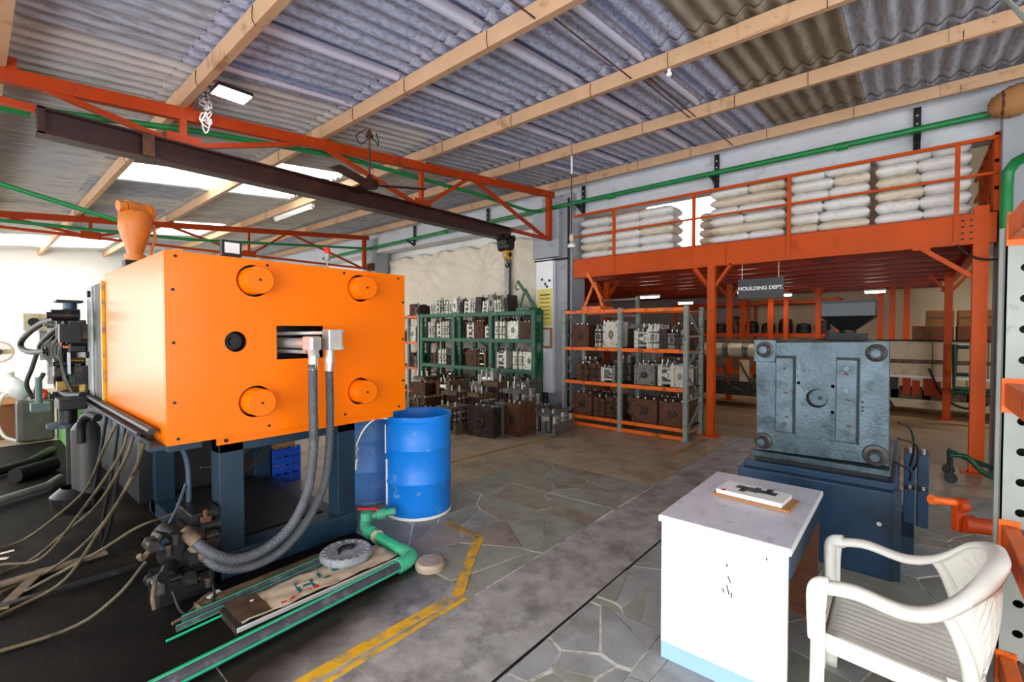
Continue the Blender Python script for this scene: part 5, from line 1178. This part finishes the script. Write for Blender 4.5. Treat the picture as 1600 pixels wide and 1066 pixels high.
# ================================================================ hall under the mezzanine
def lamp(label, x, y, z, ln, along='Y', power=40):
    t = T('tube_lamp', label, 'light', (x, y, z), 'lit tube lamps in the hall')
    a, b = ((x - .05, y - ln / 2, z + .02), (x + .05, y + ln / 2, z + .06)) if along == 'Y' else ((x - ln / 2, y - .05, z + .02), (x + ln / 2, y + .05, z + .06))
    mk('batten', B(a, b), paper, t)
    mk('glowing_tube', B((a[0] + .01, a[1] + .02, z - .02), (b[0] - .01, b[1] - .02, z + .02)), lamp_glow, t)
    l = bpy.data.lights.new('lamp_light', 'AREA'); l.shape = 'RECTANGLE'; l.size = ln if along == 'X' else .1; l.size_y = .1 if along == 'X' else ln; l.energy = power; l.color = (1, .93, .82)
    o = bpy.data.objects.new('lamp_light', l); o.location = (x, y, z - .03); link(o, t)
lamp('lit lamp just under the sign, below the mezzanine', 10.4, 2.55, 2.40, .35, 'Y', 5)
lamp('lit lamp left of the sign in the hall', 12.6, 4.6, 2.36, .4, 'Y', 6)
lamp('lit lamp near the black hopper in the hall', 13.2, 2.35, 2.5, .3, 'Y', 6)
lamp('lit lamp above the orange rack in the hall', 11.0, 4.9, 2.45, .5, 'Y', 6)
lamp('bright lamp by the right mezzanine post', 12.6, -1.45, 3.30, 1.3, 'Y', 50)
lamp('lit lamp over the long cream machine', 13.4, .6, 2.50, .4, 'Y', 9)

lm = T('cream_machine', 'long cream coloured machine bed with guards behind the right mezzanine post', 'machine', (12.5, 0, 0))
mk('bed', G().box((12.0, -4.5, .12), (12.9, 1.15, .28)), cream_machine, lm)
mk('bed_rail', G().box((12.1, -4.5, .28), (12.8, 1.15, .46)), mould_tan, lm)
mk('guard', G().box((12.0, -4.5, .74), (12.8, .95, 1.40)), cream_machine, lm, .01)
mk('guard_band', G().box((11.985, -4.5, .98), (12.0, .95, 1.06)), mould_tan, lm); mk('guard_lip', G().box((11.96, -4.5, .70), (12.8, .95, .745)), paper, lm)
for y in (.4, -.35, -1.1, -2.0): mk('guard_joint', G().box((11.99, y - .006, .75), (12.0, y + .006, 1.40)), mould_tan, lm)
mk('top_pipe', G().cyl((11.98, -4.5, 1.43), (11.98, 1.5, 1.43), .018, n=10), black_iron, lm)
for y in (.75, .2, -.28, -.9): mk('bed_leg', G().box((12.1, y - .06, .28), (12.3, y + .06, .74)), cream_machine, lm)
for k, y in enumerate((.02, -.12, -.3, -.42)): mk('red_bracket', G().box((12.02, y - .06, .36), (12.1, y + .06, .70 - .06 * (k % 2))), red_oxide, lm)
mk('drive_box', G().box((12.0, .15, .46), (12.1, .5, .7)), mould_dark, lm)
for pts in ([(11.95, .9, .7), (11.9, .7, .5), (11.9, .4, .4), (11.9, .2, .1)], [(11.9, -.3, .9), (11.85, -.5, .4), (11.8, -.8, .2), (11.8, -1.1, .3)]): mk('loose_cable', G().tube(pts, .02, 6), rubber, lm)
gp = T('green_pipe_manifold', 'green pipe manifold in front of the cream machine', 'pipe', (11.4, -.7, 0))
mk('riser', G().tube([(11.3, -.62, 1.38), (11.3, -.62, .60), (11.3, -2.4, .55)], .045, 10, smooth=False), dark_green, gp)
for z in (1.34, .86): mk('branch', G().cyl((11.3, -.62, z), (11.3, -.80, z), .04, n=10), dark_green, gp)
mk('lower_run', G().cyl((11.3, -.62, .55), (11.3, -2.4, .5), .05, n=10), dark_green, gp)
ctn = 'stacked cartons behind the cream machine'
for lab, y, z, w, m in (('dark brown carton, lower left of the carton row behind the post', -.35, 1.42, .62, cardboard_dark), ('dark brown carton, lower right of the carton row behind the post', -1.0, 1.42, .62, cardboard_dark), ('light brown carton on the lower left carton', -.45, 1.72, .42, cardboard), ('light brown carton on the lower right carton', -.98, 1.72, .56, cardboard)):
    c = T('carton', lab, 'carton', (12.4, y, z), ctn)
    mk('body', G().box((12.15, y - w / 2 + .01, z), (12.65, y + w / 2 - .01, z + .29)), m, c, .006); mk('flap_tape', G().box((12.145, y - w / 2 + .01, z + .13), (12.15, y + w / 2 - .01, z + .16)), mould_tan, c)
mm = T('barrel_machine', 'cream and dark machine with horizontal barrel left of the press', 'machine', (11.0, 2.9, 0))
mk('bed', G().box((10.6, 2.3, .25), (11.5, 5.4, .55)), mould_dark, mm); mk('barrel', G().cyl((10.9, 2.35, 1.2), (10.9, 4.6, 1.2), .15, n=16), cream_machine, mm)
mk('nozzle', G().cyl((10.9, 2.15, 1.2), (10.9, 2.35, 1.2), .07, n=12), dark_steel, mm)
for y in (2.6, 3.0, 3.5): mk('heater_band', G().cyl((10.9, y, 1.2), (10.9, y + .12, 1.2), .165, n=16), mould_grey, mm)
mk('carriage', G().box((10.65, 3.6, .55), (11.3, 5.2, 1.0)), dark_steel, mm); mk('cover', G().box((10.62, 2.55, .5), (10.72, 2.72, 1.0)), cream_machine, mm)
mk('gearbox', G().box((10.6, 4.0, 1.0), (11.3, 4.9, 1.6)), mould_dark, mm); mk('top_rail', G().box((10.6, 2.2, 1.36), (10.7, 4.4, 1.44)), mould_tan, mm)
for pts in ([(10.55, 2.7, .95), (10.5, 2.5, .6), (10.5, 2.4, .4), (10.6, 2.5, .3)], [(10.55, 3.0, .9), (10.5, 2.9, .5), (10.5, 2.6, .35)]): mk('loose_cable', G().tube(pts, .02, 6), mould_rust, mm)
for lab, x, y0, y1, z in (('long orange shelf rack of dark goods at the back of the hall', 14.5, 1.4, 5.6, 1.55),):
    t = T('hall_rack', lab, 'rack', (x, (y0 + y1) / 2, 0))
    for y in (y0, (y0 + y1) / 2, y1):
        for xx in (x, x + .8): mk('upright', G().box((xx - .04, y - .04, 0), (xx + .04, y + .04, 2.5)), orange_steel, t)
    for zz in (.5, z, 2.45): mk('shelf_beam', G().box((x - .05, y0, zz - .1), (x + .85, y1, zz)), orange_steel, t)
for k in range(9):
    y = 1.75 + k * .43; w = .34; hh = (.34, .28, .42, .3, .36, .5, .3, .4, .33)[k]
    t = T('dark_bundle', f'dark wrapped bundle, {num[8 - k]} from the left on the hall rack', 'bundle', (14.8, y, 1.552), 'bundles on the hall rack')
    mk('wrapping', G().lathe([(0, 0), (w / 2, .01), (w / 2 + .01, hh * .5), (w / 2 - .02, hh * .9), (0, hh)], (14.8, y, 1.552), 10), (mould_dark, black_iron, brown_steel)[k % 3], t)
    mk('strap', G().torus((14.8, y, 1.552 + hh * .5), w / 2 + .008, .012, 'Z', 12, 6), black_iron, t)
post(14.0, 1.75, .11, 2.9, True, mz); post(12.9, 3.25, .11, 2.75, True, mz); post(13.6, 2.75, .11, 2.9, True, mz); post(13.9, 2.45, .10, 2.9, False, mz)
for y in (.55, .32, .05): mk('far_post', G().box((14.9, y - .06, 0), (15.02, y + .06, 2.9)), orange_steel, mz)
gf = T('green_trolley', 'dark green trolley frame on the floor at the right mezzanine post', 'trolley', (6.9, -.6, 0))
mk('frame', G().tube([(6.75, -.35, .30), (6.75, -.48, .30), (6.7, -.62, .16), (6.6, -.9, .10)], .025, 8), dark_green, gf)
mk('frame', G().tube([(7.15, -.35, .28), (7.1, -.55, .2), (7.0, -.95, .10)], .025, 8), dark_green, gf)
for x, y in ((6.75, -.36), (7.15, -.36), (6.6, -.92), (7.0, -.95)): mk('wheel', G().cyl((x - .02, y, .06), (x + .02, y, .06), .055, n=14).cyl((x, y, .06), (x, y, .28 if y > -.5 else .1), .015, n=8), rubber, gf)
kc = T('hanging_cable', 'black cable sagging from the right mezzanine post', 'cable', (7.4, -.7, 2.4))
mk('cable', G().tube([(7.36, -.40, 2.60), (7.34, -.52, 2.46), (7.3, -.68, 2.40), (7.2, -.85, 2.46)], .012, 8), rubber, kc)
gl = T('ladder', 'pale metal lattice frame behind the orange rack', 'frame', (8.6, 4.6, 0))
for y in (4.1, 4.9): mk('rail', G().box((8.6, y - .03, 0), (8.66, y + .03, 2.3)), grey_steel, gl)
for k in range(7): mk('rung', G().box((8.61, 4.1, .25 + .33 * k), (8.65, 4.9, .29 + .33 * k)), grey_steel, gl)
for k, (lab, x, y, z, s, m) in enumerate((('pale wrapped block standing on the floor behind the orange rack', 7.9, 3.1, 0, (.4, .5, 1.15), mould_tan), ('grey metal cabinet on the floor behind the orange rack', 8.2, 3.8, 0, (.4, .5, 1.75), grey_steel))):
    t = T('storage_block', lab, 'cabinet', (x, y, z)); mk('body', G().box((x, y - s[1] / 2, z), (x + s[0], y + s[1] / 2, z + s[2])), m, t, .01)
    mk('door_seam', G().box((x - .004, y - .005, z + .05), (x, y + .005, z + s[2] - .05)), mould_dark, t); mk('handle', G().box((x - .02, y + .04, z + s[2] * .5), (x, y + .06, z + s[2] * .62)), dark_steel, t)

# ================================================================ far left corner beyond the machine
gm = T('green_power_unit', 'green hydraulic power unit with cream gauge box beyond the machine', 'machine', (.95, 9.4, 0))
mk('tank', G().box((.86, 8.6, 0), (1.5, 9.9, .9)), green_machine, gm, .01); mk('upper_tank', G().box((.80, 8.7, .95), (1.3, 9.7, 1.42)), mat('teal_green_paint', (62, 140, 108), .45), gm, .03)
mk('gauge_box', G().box((.5, 9.3, 1.62), (1.0, 9.6, 1.86)), cream_machine, gm)
for x in (.6, .8): mk('gauge', G().cyl((x, 9.3, 1.74), (x, 9.27, 1.74), .06, n=16), black_iron, gm)
mk('gauge_post', G().box((.66, 9.4, 1.2), (.74, 9.5, 1.62)), grey_steel, gm); mk('tan_panel', G().box((.76, 8.68, .98), (.80, 8.98, 1.40)), cardboard, gm)
mk('side_motor', G().cyl((.74, 8.3, .95), (.74, 8.3, 1.25), .10, n=16), mould_grey, gm); mk('dark_duct', G().obox((.9, 8.4, 1.45), (.3, .3, .35), (.3, .2, 0)), mould_dark, gm)
mk('valve_stem', G().cyl((.60, 8.8, .62), (.60, 8.8, 1.0), .035, n=12).box((.52, 8.7, .55), (.70, 8.95, .66)), mat('pale_teal_paint', (96, 116, 114), .5), gm)
for pts in ([(.6, 9.0, 1.3), (.55, 9.0, 1.1), (.5, 9.0, .9), (.56, 9.0, .7)], [(.66, 8.9, 1.05), (.60, 8.9, .9), (.58, 8.9, .75), (.64, 8.9, .62)]): mk('hose', G().tube(pts, .025, 8), rubber, gm)
ot = T('oil_tank', 'dark olive rounded oil container on the floor at the far left', 'container', (.64, 9.9, 0))
mk('body', G().prism([(.43 + .06 * (1 - math.cos(a)), 9.66 + .06 * (1 - math.sin(a))) for a in (0, .5, 1.0, R90)] + [(.82, 9.66), (.82, 10.1), (.43, 10.1)], .01, .60), mat('dark_olive_paint', (74, 70, 60), .45, var=.25), ot, .03)
mk('cap', G().cyl((.74, 10.0, .6), (.74, 10.0, .68), .07, n=14), green_machine, ot); mk('spout', G().tube([(.72, 9.85, .6), (.74, 9.85, .7), (.68, 9.85, .74)], .03, 8), red_plastic, ot)
bx = T('carton', 'rust brown carton behind the olive oil container', 'carton', (.42, 10.3, 0)); mk('body', G().box((.25, 10.2, 0), (.52, 10.6, .55)), cardboard_dark, bx, .01); mk('flap', G().obox((.38, 10.2, .58), (.26, .2, .01), (.5, 0, 0)), cardboard, bx)
wb = T('plastic_bag', 'white plastic bag lying on the olive oil container', 'bag', (.5, 9.9, .6))
rows = []
for i in range(13):
    a = i / 12; rr_ = .16 * math.sin(math.pi * (a * .92 + .04)) ** .7
    rows.append([(.50 - .10 * a + (rr_ + .02 * math.sin(j * 2.3 + i)) * math.cos(2 * math.pi * j / 14) * .8, 9.86 + (rr_ + .015 * math.sin(j * 3 + i)) * math.sin(2 * math.pi * j / 14), .61 + .34 * a) for j in range(14)])
mk('bag_skin', G().grid(rows, closed=True), paper, wb); mk('bag_knot', G().cyl((.40, 9.86, .94), (.38, 9.86, 1.02), .03, .05, n=8), plastic_white, wb)
ph = T('hose', 'pale hose arching from the white bag to the floor', 'hose', (.3, 9.8, 0)); mk('tube', G().tube([(.40, 9.9, .72), (.30, 9.8, .68), (.24, 9.7, .4), (.30, 9.65, .15), (.42, 9.6, .06)], .02, 8), plastic_white, ph)
pf = T('pedestal_fan', 'cream and brown pedestal fan against the far white wall', 'fan', (.5, 15.5, 0))
mk('base', G().cyl((.42, 15.5, 0), (.42, 15.5, .05), .22, n=20), cream_machine, pf); mk('pole', G().cyl((.42, 15.5, .05), (.42, 15.5, 1.0), .03, n=10), cream_machine, pf)
mk('cage_ring', G().torus((.44, 15.4, 1.15), .22, .022, 'Y', 28, 8), cream_machine, pf); mk('hub', G().cyl((.44, 15.36, 1.15), (.44, 15.5, 1.15), .06, n=14), mould_rust, pf)
for k in range(12):
    a = 2 * math.pi * k / 12; mk('cage_wire', G().cyl((.44, 15.38, 1.15), (.44 + .22 * math.cos(a), 15.38, 1.15 + .22 * math.sin(a)), .006, n=5), cream_machine, pf)
for k in range(3):
    a = 2 * math.pi * k / 3; mk('blade', G().obox((.44 + .11 * math.cos(a), 15.42, 1.15 + .12 * math.sin(a)), (.2, .01, .11), (0, -a, 0)), cream_machine, pf)
for i, (pts, r, m, lab) in enumerate((([(-.1, 7.4, .05), (.45, 7.9, .06), (.7, 8.6, .05)], .05, dark_steel, 'dark steel rail lying on the floor past the machine'), ([(.05, 6.3, .05), (.5, 6.6, .06), (.62, 6.9, .05)], .035, grey_steel, 'grey steel pipe lying on the floor by the accumulator'), ([(.3, 7.2, .08), (.62, 7.5, .08)], .08, black_iron, 'short black steel block on the floor past the machine'))):
    t = T('floor_rail', lab, 'rail', pts[0]); mk('bar', G().tube(pts, r, 8, smooth=False), m, t)
for i, (a, b, w, m, lab) in enumerate((((.0, 4.3, .03), (.62, 4.36, .03), .07, mould_tan, 'dusty flat bar lying under the loose hoses'), ((.10, 3.95, .02), (.30, 4.4, .02), .06, mould_tan, 'dusty strip on the floor beside the rear machine leg'), ((-.3, 4.0, .02), (.72, 3.95, .03), .05, dark_steel, 'dark angle bar on the floor before the rear machine leg'))):
    t = T('flat_bar', lab, 'bar', a); mk('bar', G().beam(a, b, w, .015), m, t)
wc = T('paper_scraps', 'pale paper scraps on the oily floor at the left', 'scrap', (.1, 5.0, 0))
for x, y in ((.06, 4.9), (.16, 4.98), (.13, 4.86)): mk('scrap', G().obox((x, y, .006), (.07, .03, .004), (0, 0, x * 20)), sack_tan, wc)
